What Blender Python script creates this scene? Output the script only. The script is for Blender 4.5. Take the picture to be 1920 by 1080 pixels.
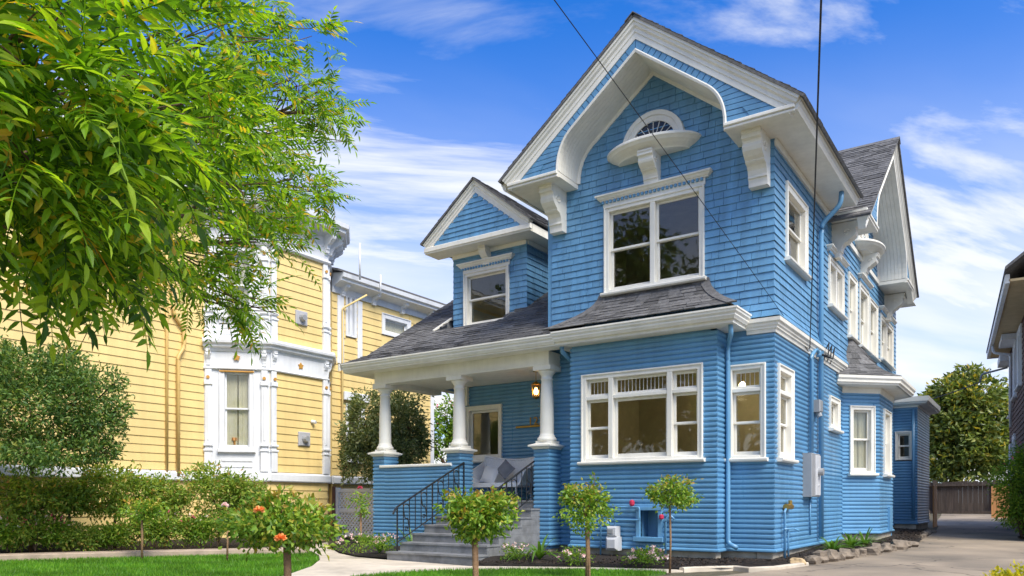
import bpy, bmesh, math, random
import numpy as np
from mathutils import Vector, Matrix
ORD = ['first','second','third','fourth','fifth','sixth','seventh','eighth','ninth','tenth','eleventh','twelfth','thirteenth','fourteenth','fifteenth']
random.seed(7); rng = np.random.default_rng(11)
R = math.radians
for o in list(bpy.data.objects): bpy.data.objects.remove(o)
S = bpy.context.scene; COL = S.collection

# ------------------------------------------------------------------ camera
YAW = R(34.245)
CAM = Vector((3.85, -13.83, 1.0))
cd = bpy.data.cameras.new('camera'); cam = bpy.data.objects.new('camera', cd); COL.objects.link(cam)
cam.location = CAM; cam.rotation_euler = (R(90), 0, YAW)
cd.sensor_width = 36; cd.lens = 1450/1920*36; cd.shift_y = (943-540)/1920
cd.clip_start = .05; cd.clip_end = 3000
S.camera = cam
RIGHT = Vector((math.cos(YAW), math.sin(YAW), 0)); FWD = Vector((-math.sin(YAW), math.cos(YAW), 0))
def dep(px, d, z=0.):                      # point at image column px, d metres ahead, height z
    p = CAM + FWD*d + RIGHT*((px-960)/1450*d); return Vector((p.x, p.y, z))
def gnd(px, py, z=-.12):                   # point on the level z
    d = (1.0-z)*1450/(py-943); return dep(px, d, z)

# ------------------------------------------------------------------ sky, sun, exposure
SUN_AZ, SUN_EL = R(112), R(50)             # azimuth clockwise from +Y
sd = Vector((math.sin(SUN_AZ)*math.cos(SUN_EL), math.cos(SUN_AZ)*math.cos(SUN_EL), math.sin(SUN_EL)))
W = bpy.data.worlds.new('World'); S.world = W; W.use_nodes = True
nt = W.node_tree; nt.nodes.clear(); N = nt.nodes.new; L = nt.links.new
out = N('ShaderNodeOutputWorld'); bg = N('ShaderNodeBackground'); bg.inputs[1].default_value = .13
sky = N('ShaderNodeTexSky'); sky.sky_type = 'NISHITA'; sky.sun_disc = False
sky.sun_elevation = SUN_EL; sky.sun_rotation = SUN_AZ; sky.air_density = 1.1; sky.dust_density = .6; sky.ozone_density = 3
hs = N('ShaderNodeHueSaturation'); hs.inputs['Saturation'].default_value = 1.0; hs.inputs['Hue'].default_value = .5; hs.inputs['Value'].default_value = 1.0
gm_ = N('ShaderNodeMixRGB'); gm_.blend_type = 'MULTIPLY'; gm_.inputs[0].default_value = 1; gm_.inputs[2].default_value = (.075, .34, .70, 1)
L(sky.outputs[0], gm_.inputs[1]); L(gm_.outputs[0], hs.inputs['Color'])
tc = N('ShaderNodeTexCoord')
sep = N('ShaderNodeSeparateXYZ'); L(tc.outputs['Generated'], sep.inputs[0])
# project direction on a cloud layer
mz = N('ShaderNodeMath'); mz.operation = 'MAXIMUM'; mz.inputs[1].default_value = 0; L(sep.outputs[2], mz.inputs[0])
az = N('ShaderNodeMath'); az.operation = 'ADD'; az.inputs[1].default_value = .16; L(mz.outputs[0], az.inputs[0])
dx = N('ShaderNodeMath'); dx.operation = 'DIVIDE'; L(sep.outputs[0], dx.inputs[0]); L(az.outputs[0], dx.inputs[1])
dy = N('ShaderNodeMath'); dy.operation = 'DIVIDE'; L(sep.outputs[1], dy.inputs[0]); L(az.outputs[0], dy.inputs[1])
cb = N('ShaderNodeCombineXYZ'); L(dx.outputs[0], cb.inputs[0]); L(dy.outputs[0], cb.inputs[1])
mp = N('ShaderNodeMapping'); mp.vector_type = 'TEXTURE'; mp.inputs['Rotation'].default_value = (0, 0, R(52)); mp.inputs['Scale'].default_value = (1.5, .55, 1); mp.inputs['Location'].default_value = (3.3, 1.7, 0)
L(cb.outputs[0], mp.inputs[0])
n1 = N('ShaderNodeTexNoise'); n1.inputs['Scale'].default_value = 1.05; n1.inputs['Detail'].default_value = 9; n1.inputs['Roughness'].default_value = .58; n1.inputs['Distortion'].default_value = .55
L(mp.outputs[0], n1.inputs['Vector'])
r1 = N('ShaderNodeValToRGB'); r1.color_ramp.elements[0].position = .44; r1.color_ramp.elements[1].position = .62; r1.color_ramp.interpolation = 'EASE'
L(n1.outputs['Fac'], r1.inputs[0])
# general veil that thickens towards the horizon
hz = N('ShaderNodeMapRange'); hz.interpolation_type = 'SMOOTHSTEP'; hz.inputs[1].default_value = .14; hz.inputs[2].default_value = .55; hz.inputs[3].default_value = .95; hz.inputs[4].default_value = .0
L(mz.outputs[0], hz.inputs[0])
hp = N('ShaderNodeMath'); hp.operation = 'POWER'; hp.inputs[1].default_value = 1.0; L(hz.outputs[0], hp.inputs[0])
n2 = N('ShaderNodeTexNoise'); n2.inputs['Scale'].default_value = .9; n2.inputs['Distortion'].default_value = .4; n2.inputs['Detail'].default_value = 6; L(mp.outputs[0], n2.inputs['Vector'])
v2 = N('ShaderNodeMapRange'); v2.inputs[1].default_value = .3; v2.inputs[2].default_value = .7; v2.inputs[3].default_value = .35; v2.inputs[4].default_value = 1.2; L(n2.outputs['Fac'], v2.inputs[0])
hm = N('ShaderNodeMath'); hm.operation = 'MULTIPLY'; hm.use_clamp = True; L(hp.outputs[0], hm.inputs[0]); L(v2.outputs[0], hm.inputs[1])
cf = N('ShaderNodeMath'); cf.operation = 'MULTIPLY'; cf.inputs[1].default_value = .9; L(r1.outputs[0], cf.inputs[0])
mx = N('ShaderNodeMath'); mx.operation = 'MAXIMUM'; mx.use_clamp = True; L(cf.outputs[0], mx.inputs[0]); L(hm.outputs[0], mx.inputs[1])
mix = N('ShaderNodeMixRGB'); mix.inputs[2].default_value = (3.05, 3.1, 3.15, 1)
L(mx.outputs[0], mix.inputs[0]); L(hs.outputs[0], mix.inputs[1]); L(mix.outputs[0], bg.inputs[0]); L(bg.outputs[0], out.inputs[0])
sl = bpy.data.lights.new('sun', 'SUN'); sl.energy = 2.0; sl.angle = R(30); sl.color = (1, .93, .80)
so = bpy.data.objects.new('sun', sl); COL.objects.link(so); so.rotation_euler = sd.to_track_quat('Z', 'Y').to_euler(); so.location = (10, 0, 30)
S.render.engine = 'CYCLES'
vs = S.view_settings; vs.view_transform = 'Standard'; vs.look = 'None'; vs.gamma = 1; vs.exposure = 1.45; vs.use_curve_mapping = False

# ------------------------------------------------------------------ materials
def srgb(r, g, b):
    f = lambda c: (c/12.92 if c <= .04045 else ((c+.055)/1.055)**2.4)
    return (f(r/255), f(g/255), f(b/255), 1)
def mat(name, col, rough=.6, var=.12, scale=4., bump=0., bscale=60., metal=0., spec=.5, col2=None, detail=4, stretch=None, rnd=.0, leaf=False, coat=0):
    m = bpy.data.materials.new(name); m.use_nodes = True; t = m.node_tree; b = t.nodes['Principled BSDF']
    b.inputs['Roughness'].default_value = rough; b.inputs['Metallic'].default_value = metal; b.inputs['Specular IOR Level'].default_value = spec
    tcn = t.nodes.new('ShaderNodeTexCoord'); vec = tcn.outputs['Object']
    if stretch:
        mpn = t.nodes.new('ShaderNodeMapping'); mpn.inputs['Scale'].default_value = stretch; t.links.new(vec, mpn.inputs[0]); vec = mpn.outputs[0]
    nz = t.nodes.new('ShaderNodeTexNoise'); nz.inputs['Scale'].default_value = scale; nz.inputs['Detail'].default_value = detail; t.links.new(vec, nz.inputs['Vector'])
    c = t.nodes.new('ShaderNodeMixRGB'); c.inputs[1].default_value = (*[x*(1-var) for x in col[:3]], 1)
    c.inputs[2].default_value = col2 if col2 else (*[min(1, x*(1+var)) for x in col[:3]], 1)
    mr = t.nodes.new('ShaderNodeMapRange'); mr.inputs[1].default_value = .3; mr.inputs[2].default_value = .7; t.links.new(nz.outputs['Fac'], mr.inputs[0]); t.links.new(mr.outputs[0], c.inputs[0])
    last = c.outputs[0]
    if rnd:
        oi = t.nodes.new('ShaderNodeNewGeometry'); h = t.nodes.new('ShaderNodeHueSaturation'); m2 = t.nodes.new('ShaderNodeMapRange')
        m2.inputs[3].default_value = 1-rnd; m2.inputs[4].default_value = 1+rnd; t.links.new(oi.outputs['Random Per Island'], m2.inputs[0]); t.links.new(m2.outputs[0], h.inputs['Value']); t.links.new(last, h.inputs['Color']); last = h.outputs[0]
    t.links.new(last, b.inputs['Base Color'])
    if bump:
        bn = t.nodes.new('ShaderNodeTexNoise'); bn.inputs['Scale'].default_value = bscale; bn.inputs['Detail'].default_value = 5; t.links.new(vec, bn.inputs['Vector'])
        bp = t.nodes.new('ShaderNodeBump'); bp.inputs['Strength'].default_value = bump; bp.inputs['Distance'].default_value = .02; t.links.new(bn.outputs['Fac'], bp.inputs['Height']); t.links.new(bp.outputs[0], b.inputs['Normal'])
    return m
def leafmat(name, stops, rough=.45, trans=.35, tint=(1, 1, .45)):
    m = bpy.data.materials.new(name); m.use_nodes = True; t = m.node_tree; b = t.nodes['Principled BSDF']; o = t.nodes['Material Output']
    g = t.nodes.new('ShaderNodeNewGeometry'); r = t.nodes.new('ShaderNodeValToRGB'); e = r.color_ramp.elements
    while len(e) < len(stops): e.new(.5)
    for k, (p, c) in enumerate(stops): e[k].position = p; e[k].color = c
    t.links.new(g.outputs['Random Per Island'], r.inputs[0]); t.links.new(r.outputs[0], b.inputs['Base Color'])
    b.inputs['Roughness'].default_value = rough; b.inputs['Specular IOR Level'].default_value = .4
    tr = t.nodes.new('ShaderNodeBsdfTranslucent'); mc = t.nodes.new('ShaderNodeMixRGB'); mc.blend_type = 'MULTIPLY'; mc.inputs[0].default_value = 1; mc.inputs[2].default_value = (*[x*1.6 for x in tint], 1)
    t.links.new(r.outputs[0], mc.inputs[1]); t.links.new(mc.outputs[0], tr.inputs['Color'])
    ms = t.nodes.new('ShaderNodeMixShader'); ms.inputs[0].default_value = trans; t.links.new(b.outputs[0], ms.inputs[1]); t.links.new(tr.outputs[0], ms.inputs[2]); t.links.new(ms.outputs[0], o.inputs[0])
    return m
def glassmat(name, tint=(.9, .93, .9), refl=1.0):
    m = bpy.data.materials.new(name); m.use_nodes = True; t = m.node_tree; t.nodes.remove(t.nodes['Principled BSDF']); o = t.nodes['Material Output']
    tr = t.nodes.new('ShaderNodeBsdfTransparent'); tr.inputs[0].default_value = (*tint, 1)
    gl = t.nodes.new('ShaderNodeBsdfGlossy'); gl.inputs['Roughness'].default_value = .02
    nz = t.nodes.new('ShaderNodeTexNoise'); nz.inputs['Scale'].default_value = 2.2; bp = t.nodes.new('ShaderNodeBump'); bp.inputs['Strength'].default_value = .025; bp.inputs['Distance'].default_value = .05
    tcn = t.nodes.new('ShaderNodeTexCoord'); t.links.new(tcn.outputs['Object'], nz.inputs['Vector']); t.links.new(nz.outputs['Fac'], bp.inputs['Height']); t.links.new(bp.outputs[0], gl.inputs['Normal'])
    fr = t.nodes.new('ShaderNodeFresnel'); ge = t.nodes.new('ShaderNodeNewGeometry'); io = t.nodes.new('ShaderNodeMapRange'); io.inputs[3].default_value = 1.75; io.inputs[4].default_value = 1/1.75; t.links.new(ge.outputs['Backfacing'], io.inputs[0]); t.links.new(io.outputs[0], fr.inputs[0])
    ms = t.nodes.new('ShaderNodeMixShader'); t.links.new(fr.outputs[0], ms.inputs[0]); t.links.new(tr.outputs[0], ms.inputs[1]); t.links.new(gl.outputs[0], ms.inputs[2]); t.links.new(ms.outputs[0], o.inputs[0])
    return m
def emit(name, col, st):
    m = bpy.data.materials.new(name); m.use_nodes = True; b = m.node_tree.nodes['Principled BSDF']
    b.inputs['Base Color'].default_value = (*col, 1); b.inputs['Emission Color'].default_value = (*col, 1); b.inputs['Emission Strength'].default_value = st; return m
M = {}
M['blue'] = mat('blue_paint', (.110, .300, .505), .30, .12, 1.1, .12, 90, rnd=.07, spec=.7)
M['blue2'] = mat('blue_shingle_paint', (.110, .290, .485), .30, .15, 1.6, .30, 55, stretch=(3, 3, .6), rnd=.10, spec=.7)
M['white'] = mat('cream_paint', (.80, .775, .70), .48, .09, 1.4, .06, 70)
M['white2'] = mat('white_paint', (.76, .77, .79), .5, .06, 2.0, .08, 60)
M['roof'] = mat('asphalt_shingle', (.125, .122, .122), .95, .30, 14, .5, 160, rnd=.38)
M['glass'] = glassmat('window_glass', (.86, .85, .78))
M['room'] = mat('room_plaster', (.46, .41, .28), .8, .1)
M['floorwood'] = mat('oak_floor', (.30, .17, .07), .4, .2)
M['curtain'] = mat('curtain_cloth', (.88, .88, .86), .9, .05)
M['yellow'] = mat('yellow_paint', (.75, .555, .215), .55, .08, .9, .1, 60, rnd=.09)
M['yellowpipe'] = mat('yellow_pipe_paint', (.70, .47, .16), .45, .06)
M['gold'] = mat('gold_leaf', (.55, .28, .05), .4, .1)
M['brown'] = mat('brown_shingle', (.115, .055, .040), .8, .25, 5, .4, 50, rnd=.3)
M['tan'] = mat('tan_soffit', (.55, .42, .24), .7, .1)
M['greysill'] = mat('grey_paint', (.42, .42, .44), .6, .1)
M['conc'] = mat('concrete_path', (.60, .52, .41), .85, .14, 2.5, .25, 120, detail=8)
M['concgrey'] = mat('foundation_concrete', (.46, .41, .33), .9, .25, 5, .4, 60)
M['kerb'] = mat('kerb_concrete', (.40, .31, .24), .9, .2, 4, .3, 90)
M['step'] = mat('grey_step_paint', (.20, .205, .215), .5, .10, 6, .15, 150)
M['drive'] = mat('worn_asphalt', (.185, .155, .12), .9, .1, .5, .5, 240, col2=(.43, .34, .245, 1), detail=12)
M['mulch'] = mat('bark_mulch', (.022, .016, .012), .95, .5, 30, 1., 90)
M['chip'] = mat('bark_chip', (.035, .022, .014), .9, .4, 12, .2, 60, rnd=.7)
M['soil'] = mat('soil_ground', (.10, .085, .05), .95, .3, 6, .5, 60)
M['lawnbase'] = mat('lawn_turf', (.060, .15, .012), .9, .3, 8, .6, 120)
M['grass'] = leafmat('grass_blade', [(0, (.055, .17, .010, 1)), (.55, (.10, .27, .016, 1)), (1, (.20, .38, .03, 1))], .5, .35)
def patch(m, sc, lo, hi):
    t = m.node_tree; b = t.nodes['Principled BSDF']; src = b.inputs['Base Color'].links[0].from_socket; g_ = t.nodes.new('ShaderNodeNewGeometry'); nz = t.nodes.new('ShaderNodeTexNoise'); nz.inputs['Scale'].default_value = sc; nz.inputs['Detail'].default_value = 3; t.links.new(g_.outputs['Position'], nz.inputs['Vector'])
    mr = t.nodes.new('ShaderNodeMapRange'); mr.inputs[1].default_value = .35; mr.inputs[2].default_value = .65; mr.inputs[3].default_value = lo; mr.inputs[4].default_value = hi; t.links.new(nz.outputs['Fac'], mr.inputs[0])
    h_ = t.nodes.new('ShaderNodeHueSaturation'); t.links.new(mr.outputs[0], h_.inputs['Value']); t.links.new(src, h_.inputs['Color']); t.links.new(h_.outputs[0], b.inputs['Base Color'])
def grime(m, lo, hi, st=(5, 5, .45)):
    t = m.node_tree; b = t.nodes['Principled BSDF']; src = b.inputs['Base Color'].links[0].from_socket; g_ = t.nodes.new('ShaderNodeTexCoord'); mp_ = t.nodes.new('ShaderNodeMapping'); mp_.inputs['Scale'].default_value = st; t.links.new(g_.outputs['Object'], mp_.inputs[0]); nz = t.nodes.new('ShaderNodeTexNoise'); nz.inputs['Scale'].default_value = 1.; nz.inputs['Detail'].default_value = 7; nz.inputs['Roughness'].default_value = .65; t.links.new(mp_.outputs[0], nz.inputs['Vector'])
    mr = t.nodes.new('ShaderNodeMapRange'); mr.inputs[1].default_value = .35; mr.inputs[2].default_value = .60; mr.inputs[3].default_value = lo; mr.inputs[4].default_value = hi; t.links.new(nz.outputs['Fac'], mr.inputs[0])
    h_ = t.nodes.new('ShaderNodeHueSaturation'); t.links.new(mr.outputs[0], h_.inputs['Value']); h_.inputs['Saturation'].default_value = .97; t.links.new(src, h_.inputs['Color']); t.links.new(h_.outputs[0], b.inputs['Base Color'])
    r_ = t.nodes.new('ShaderNodeMapRange'); r_.inputs[1].default_value = .3; r_.inputs[2].default_value = .7; rv = b.inputs['Roughness'].default_value; r_.inputs[3].default_value = min(1, rv+.18); r_.inputs[4].default_value = rv-.04; t.links.new(nz.outputs['Fac'], r_.inputs[0]); t.links.new(r_.outputs[0], b.inputs['Roughness'])
grime(M['blue'], .92, 1.03); grime(M['blue2'], .90, 1.04); grime(M['white'], .95, 1.02, (7, 7, 1.2)); grime(M['white2'], .93, 1.02, (7, 7, 1.)); grime(M['yellow'], .94, 1.03); grime(M['step'], .8, 1.15, (3, 3, 3)); grime(M['conc'], .78, 1.06, (1.2, 1.2, 1.2))
patch(M['grass'], 1.3, .6, 1.3); patch(M['lawnbase'], 1.3, .6, 1.3)
def cracks(m, sc, w):
    t = m.node_tree; b = t.nodes['Principled BSDF']; src = b.inputs['Base Color'].links[0].from_socket; g_ = t.nodes.new('ShaderNodeNewGeometry'); nz = t.nodes.new('ShaderNodeTexNoise'); nz.inputs['Scale'].default_value = 1.1; nz.inputs['Detail'].default_value = 6; t.links.new(g_.outputs['Position'], nz.inputs['Vector'])
    ad = t.nodes.new('ShaderNodeMixRGB'); ad.blend_type = 'ADD'; ad.inputs[0].default_value = .9; t.links.new(g_.outputs['Position'], ad.inputs[1]); t.links.new(nz.outputs['Color'], ad.inputs[2])
    vo_ = t.nodes.new('ShaderNodeTexVoronoi'); vo_.feature = 'DISTANCE_TO_EDGE'; vo_.inputs['Scale'].default_value = sc; t.links.new(ad.outputs[0], vo_.inputs['Vector'])
    mr = t.nodes.new('ShaderNodeMapRange'); mr.inputs[1].default_value = 0; mr.inputs[2].default_value = w; mr.inputs[3].default_value = .45; mr.inputs[4].default_value = 1; t.links.new(vo_.outputs['Distance'], mr.inputs[0])
    h_ = t.nodes.new('ShaderNodeHueSaturation'); t.links.new(mr.outputs[0], h_.inputs['Value']); t.links.new(src, h_.inputs['Color']); t.links.new(h_.outputs[0], b.inputs['Base Color'])
cracks(M['drive'], .42, .012)
M['iron'] = mat('black_iron', (.012, .013, .016), .4, .1)
M['metal'] = mat('grey_box_metal', (.33, .34, .35), .45, .08, metal=.2)
M['metalw'] = mat('pale_meter_metal', (.55, .56, .58), .4, .08)
M['red'] = mat('red_cap', (.55, .03, .08), .4, .1)
M['wood'] = mat('fence_wood', (.075, .056, .044), .9, .3, 3, .4, 40, stretch=(4, 4, .4), rnd=.25)
M['woodnew'] = mat('cedar_wood', (.62, .30, .11), .7, .2, 3, .3, 40, stretch=(4, 4, .4), rnd=.15)
M['bark'] = mat('tree_bark', (.12, .075, .045), .9, .3, 8, .8, 40)
M['barkpale'] = mat('pale_bark', (.27, .16, .085), .9, .3, 8, .8, 40)
M['stone'] = mat('edging_stone', (.20, .16, .12), .95, .45, 5, 1., 18)
M['stonetan'] = mat('tan_stone', (.50, .36, .20), .9, .2, 7, .6, 25)
M['wicker'] = mat('pale_wicker', (.74, .74, .75), .7, .15, 60, .5, 90)
M['cushion'] = mat('white_cushion', (.78, .77, .76), .9, .05)
M['throw'] = mat('charcoal_pillow', (.26, .26, .28), .9, .2)
M['brass'] = mat('aged_brass', (.42, .27, .07), .35, .15, metal=.8)
M['lamp'] = emit('lit_bulb', (1., .60, .22), 9)
M['bulb'] = emit('lit_pendant', (1., .80, .50), 12)
M['amber'] = glassmat('amber_glass', (.97, .78, .45))
M['cable'] = mat('cable_rubber', (.015, .015, .018), .6, .1)
M['lattice'] = mat('lattice_paint', (.74, .74, .76), .6, .05)
M['orange'] = leafmat('orange_petal', [(0, (.80, .27, .07, 1)), (1, (.92, .50, .18, 1))], .6, .2, (1, .7, .4))
M['pink'] = leafmat('pink_petal', [(0, (.75, .42, .42, 1)), (.5, (.85, .66, .62, 1)), (1, (.9, .84, .78, 1))], .6, .2, (1, .8, .8))
M['cerise'] = leafmat('cerise_petal', [(0, (.5, .05, .10, 1)), (1, (.7, .15, .22, 1))], .6, .2, (1, .6, .6))
g = lambda r, gg, b: srgb(r, gg, b)
M['lf_ash'] = leafmat('ash_leaf', [(0, (.045, .11, .012, 1)), (.25, (.11, .24, .016, 1)), (.6, (.23, .42, .022, 1)), (.9, (.40, .54, .04, 1)), (.985, (.68, .42, .05, 1))], .42, .5, (1, 1, .3))
M['lf_dark'] = leafmat('dark_leaf', [(0, (.050, .115, .028, 1)), (.5, (.105, .20, .042, 1)), (.9, (.21, .31, .06, 1)), (1, (.38, .36, .08, 1))], .45, .3)
M['lf_nand'] = leafmat('nandina_leaf', [(0, (.10, .18, .025, 1)), (.5, (.21, .33, .045, 1)), (.88, (.38, .46, .07, 1)), (1, (.50, .26, .09, 1))], .5, .35)
M['lf_rose'] = leafmat('rose_leaf', [(0, (.085, .19, .02, 1)), (.5, (.19, .34, .035, 1)), (.85, (.36, .48, .06, 1)), (1, (.50, .42, .07, 1))], .4, .35)
M['lf_rtop'] = leafmat('young_rose_leaf', [(0, (.22, .28, .04, 1)), (.5, (.45, .38, .07, 1)), (1, (.52, .26, .06, 1))], .4, .35)
M['lf_olive'] = leafmat('olive_leaf', [(0, (.085, .12, .045, 1)), (.5, (.18, .23, .09, 1)), (.9, (.36, .40, .19, 1)), (1, (.42, .38, .20, 1))], .5, .3)
M['lf_mag'] = leafmat('magnolia_leaf', [(0, (.07, .11, .025, 1)), (.5, (.16, .22, .05, 1)), (.9, (.32, .36, .10, 1)), (1, (.48, .38, .05, 1))], .4, .3)
M['lf_magy'] = leafmat('yellowed_leaf', [(0, (.20, .22, .03, 1)), (.6, (.45, .36, .04, 1)), (1, (.55, .40, .05, 1))], .45, .35)
M['lf_bright'] = leafmat('bright_leaf', [(0, (.07, .16, .014, 1)), (.6, (.16, .29, .025, 1)), (1, (.30, .40, .04, 1))], .5, .4)
M['lf_lime'] = leafmat('lime_leaf', [(0, (.28, .32, .02, 1)), (.6, (.52, .48, .03, 1)), (1, (.65, .52, .05, 1))], .5, .4)
M['lf_strap'] = leafmat('strap_leaf', [(0, (.06, .16, .02, 1)), (1, (.15, .28, .04, 1))], .4, .35)

# ------------------------------------------------------------------ mesh helpers
V = Vector
class MB:
    def __init__(s): s.v = []; s.f = []
    def add(s, vs, fs):
        n = len(s.v); s.v += [tuple(p) for p in vs]; s.f += [tuple(i+n for i in q) for q in fs]; return s
    def box(s, x0, x1, y0, y1, z0, z1):
        return s.add([(x0,y0,z0),(x1,y0,z0),(x1,y1,z0),(x0,y1,z0),(x0,y0,z1),(x1,y0,z1),(x1,y1,z1),(x0,y1,z1)],
                     [(3,2,1,0),(4,5,6,7),(0,1,5,4),(1,2,6,5),(2,3,7,6),(3,0,4,7)])
    def prism(s, poly, vec):
        n = len(poly); vec = V(vec); a = [V(p) for p in poly]; b = [p+vec for p in a]
        return s.add(a+b, [tuple(range(n-1,-1,-1)), tuple(range(n,2*n))]+[(i,(i+1)%n,n+(i+1)%n,n+i) for i in range(n)])
    def tube(s, pts, r, seg=8, cap=True):
        pts = [V(p) for p in pts]; n = len(pts); rr = r if hasattr(r, '__len__') else [r]*n; vs = []; fs = []
        up = V((0,0,1))
        for i, p in enumerate(pts):
            t = (pts[min(i+1,n-1)]-pts[max(i-1,0)]).normalized()
            a = t.cross(up); a = t.cross(V((1,0,0))) if a.length < .05 else a
            a.normalize(); b = t.cross(a)
            for k in range(seg):
                q = 2*math.pi*k/seg; vs.append(p+(a*math.cos(q)+b*math.sin(q))*rr[i])
        for i in range(n-1):
            for k in range(seg): fs.append((i*seg+k, i*seg+(k+1)%seg, (i+1)*seg+(k+1)%seg, (i+1)*seg+k))
        if cap: fs += [tuple(range(seg-1,-1,-1)), tuple(range((n-1)*seg, n*seg))]
        return s.add(vs, fs)
    def lathe(s, cx, cy, prof, seg=20, rot=0):
        vs = []; fs = []; n = len(prof)
        for r, z in prof:
            for k in range(seg):
                q = 2*math.pi*k/seg+rot; vs.append((cx+r*math.cos(q), cy+r*math.sin(q), z))
        for i in range(n-1):
            for k in range(seg): fs.append((i*seg+k, i*seg+(k+1)%seg, (i+1)*seg+(k+1)%seg, (i+1)*seg+k))
        fs += [tuple(range(seg-1,-1,-1)), tuple(range((n-1)*seg, n*seg))]
        return s.add(vs, fs)
    def sweep(s, path, prof, nrm, closed=False):
        """profile (a: in-plane offset to the left of travel seen against nrm, b: along nrm) carried along a planar path"""
        path = [V(p) for p in path]; nrm = V(nrm).normalized(); n = len(path); m = len(prof); vs = []
        for i, p in enumerate(path):
            t1 = (p-path[i-1]).normalized() if (i > 0 or closed) else None
            t2 = (path[(i+1)%n]-p).normalized() if (i < n-1 or closed) else None
            t1 = t1 or t2; t2 = t2 or t1
            s1 = nrm.cross(t1); s2 = nrm.cross(t2); mt = (s1+s2)/max(.2, 1+s1.dot(s2))
            for a, b in prof: vs.append(p+mt*a+nrm*b)
        fs = []
        for i in range(n if closed else n-1):
            j = (i+1)%n
            for k in range(m): fs.append((i*m+k, i*m+(k+1)%m, j*m+(k+1)%m, j*m+k))
        if not closed: fs += [tuple(range(m)), tuple(range((n-1)*m, n*m))]
        return s.add(vs, fs)
    def sheet(s, grid):
        nr = len(grid); nc = len(grid[0]); vs = [p for r in grid for p in r]
        return s.add(vs, [(i*nc+j, i*nc+j+1, (i+1)*nc+j+1, (i+1)*nc+j) for i in range(nr-1) for j in range(nc-1)])
    def build(s, name, m, parent=None, smooth=False, **kw): return mkobj(name, s.v, s.f, m, parent, smooth, **kw)
ORG = {}
def worg(o): return ORG.get(o.name, V((0,0,0))) if o else V((0,0,0))
def mkobj(name, v, f, m, parent=None, smooth=False, label=None, cat=None, group=None, kind=None, origin=None, fmat=None):
    me = bpy.data.meshes.new(name); po = worg(parent)
    if origin is None: origin = po
    o0 = V(origin)
    me.from_pydata([(p[0]-o0.x, p[1]-o0.y, p[2]-o0.z) for p in v], [], f)
    for mm in (m if isinstance(m, (list, tuple)) else [m]): me.materials.append(M[mm])
    if fmat is not None: me.polygons.foreach_set('material_index', fmat)
    if smooth:
        me.polygons.foreach_set('use_smooth', [True]*len(me.polygons))
    ob = bpy.data.objects.new(name, me); COL.objects.link(ob); ob.location = o0-po; ob.parent = parent; ORG[ob.name] = o0
    tag(ob, label, cat, group, kind); return ob
def npobj(name, verts, faces, m, parent=None, label=None, cat=None, group=None, kind=None, fmat=None, smooth=False):
    po = worg(parent); me = bpy.data.meshes.new(name); verts = np.asarray(verts, dtype=np.float32)-np.array(po, dtype=np.float32); faces = np.asarray(faces, dtype=np.int32)
    k = faces.shape[1]; me.vertices.add(len(verts)); me.vertices.foreach_set('co', verts.ravel()); me.loops.add(faces.size); me.loops.foreach_set('vertex_index', faces.ravel())
    me.polygons.add(len(faces)); me.polygons.foreach_set('loop_start', np.arange(0, faces.size, k, dtype=np.int32)); me.polygons.foreach_set('loop_total', np.full(len(faces), k, dtype=np.int32))
    for mm in (m if isinstance(m, (list, tuple)) else [m]): me.materials.append(M[mm])
    if fmat is not None: me.polygons.foreach_set('material_index', np.asarray(fmat, dtype=np.int32))
    if smooth: me.polygons.foreach_set('use_smooth', np.ones(len(faces), dtype=bool))
    me.update(); me.validate()
    ob = bpy.data.objects.new(name, me); COL.objects.link(ob); ob.parent = parent; ORG[ob.name] = V(po); tag(ob, label, cat, group, kind); return ob
def tag(o, label=None, cat=None, group=None, kind=None):
    for k, x in (('label', label), ('category', cat), ('group', group), ('kind', kind)):
        if x: o[k] = x
    return o
def thing(name, loc, label, cat, group=None):
    o = bpy.data.objects.new(name, None); COL.objects.link(o); o.location = loc; o.empty_display_size = .3; ORG[o.name] = V(loc); tag(o, label, cat, group); return o
class Frame:
    def __init__(s, O, U, Nn): s.O = V(O); s.U = V(U).normalized(); s.N = V(Nn).normalized()
    def p(s, u, z, d=0.): q = s.O+s.U*u+s.N*d; return V((q.x, q.y, z+s.O.z))
    def box(s, mb, u0, u1, z0, z1, d0, d1):
        return mb.add([s.p(u0,z0,d0),s.p(u1,z0,d0),s.p(u1,z0,d1),s.p(u0,z0,d1),s.p(u0,z1,d0),s.p(u1,z1,d0),s.p(u1,z1,d1),s.p(u0,z1,d1)],
                      [(0,1,2,3),(7,6,5,4),(4,5,1,0),(5,6,2,1),(6,7,3,2),(7,4,0,3)])
    def bev(s, mb, u0, u1, z0, z1, d0, d1, c=.008):      # box with chamfered front edges
        return mb.add([s.p(u0,z0,d0),s.p(u1,z0,d0),s.p(u1,z1,d0),s.p(u0,z1,d0), s.p(u0,z0,d1-c),s.p(u1,z0,d1-c),s.p(u1,z1,d1-c),s.p(u0,z1,d1-c),
                       s.p(u0+c,z0+c,d1),s.p(u1-c,z0+c,d1),s.p(u1-c,z1-c,d1),s.p(u0+c,z1-c,d1)],
                      [(3,2,1,0),(0,1,5,4),(1,2,6,5),(2,3,7,6),(3,0,4,7),(4,5,9,8),(5,6,10,9),(6,7,11,10),(7,4,8,11),(8,9,10,11)])
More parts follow.
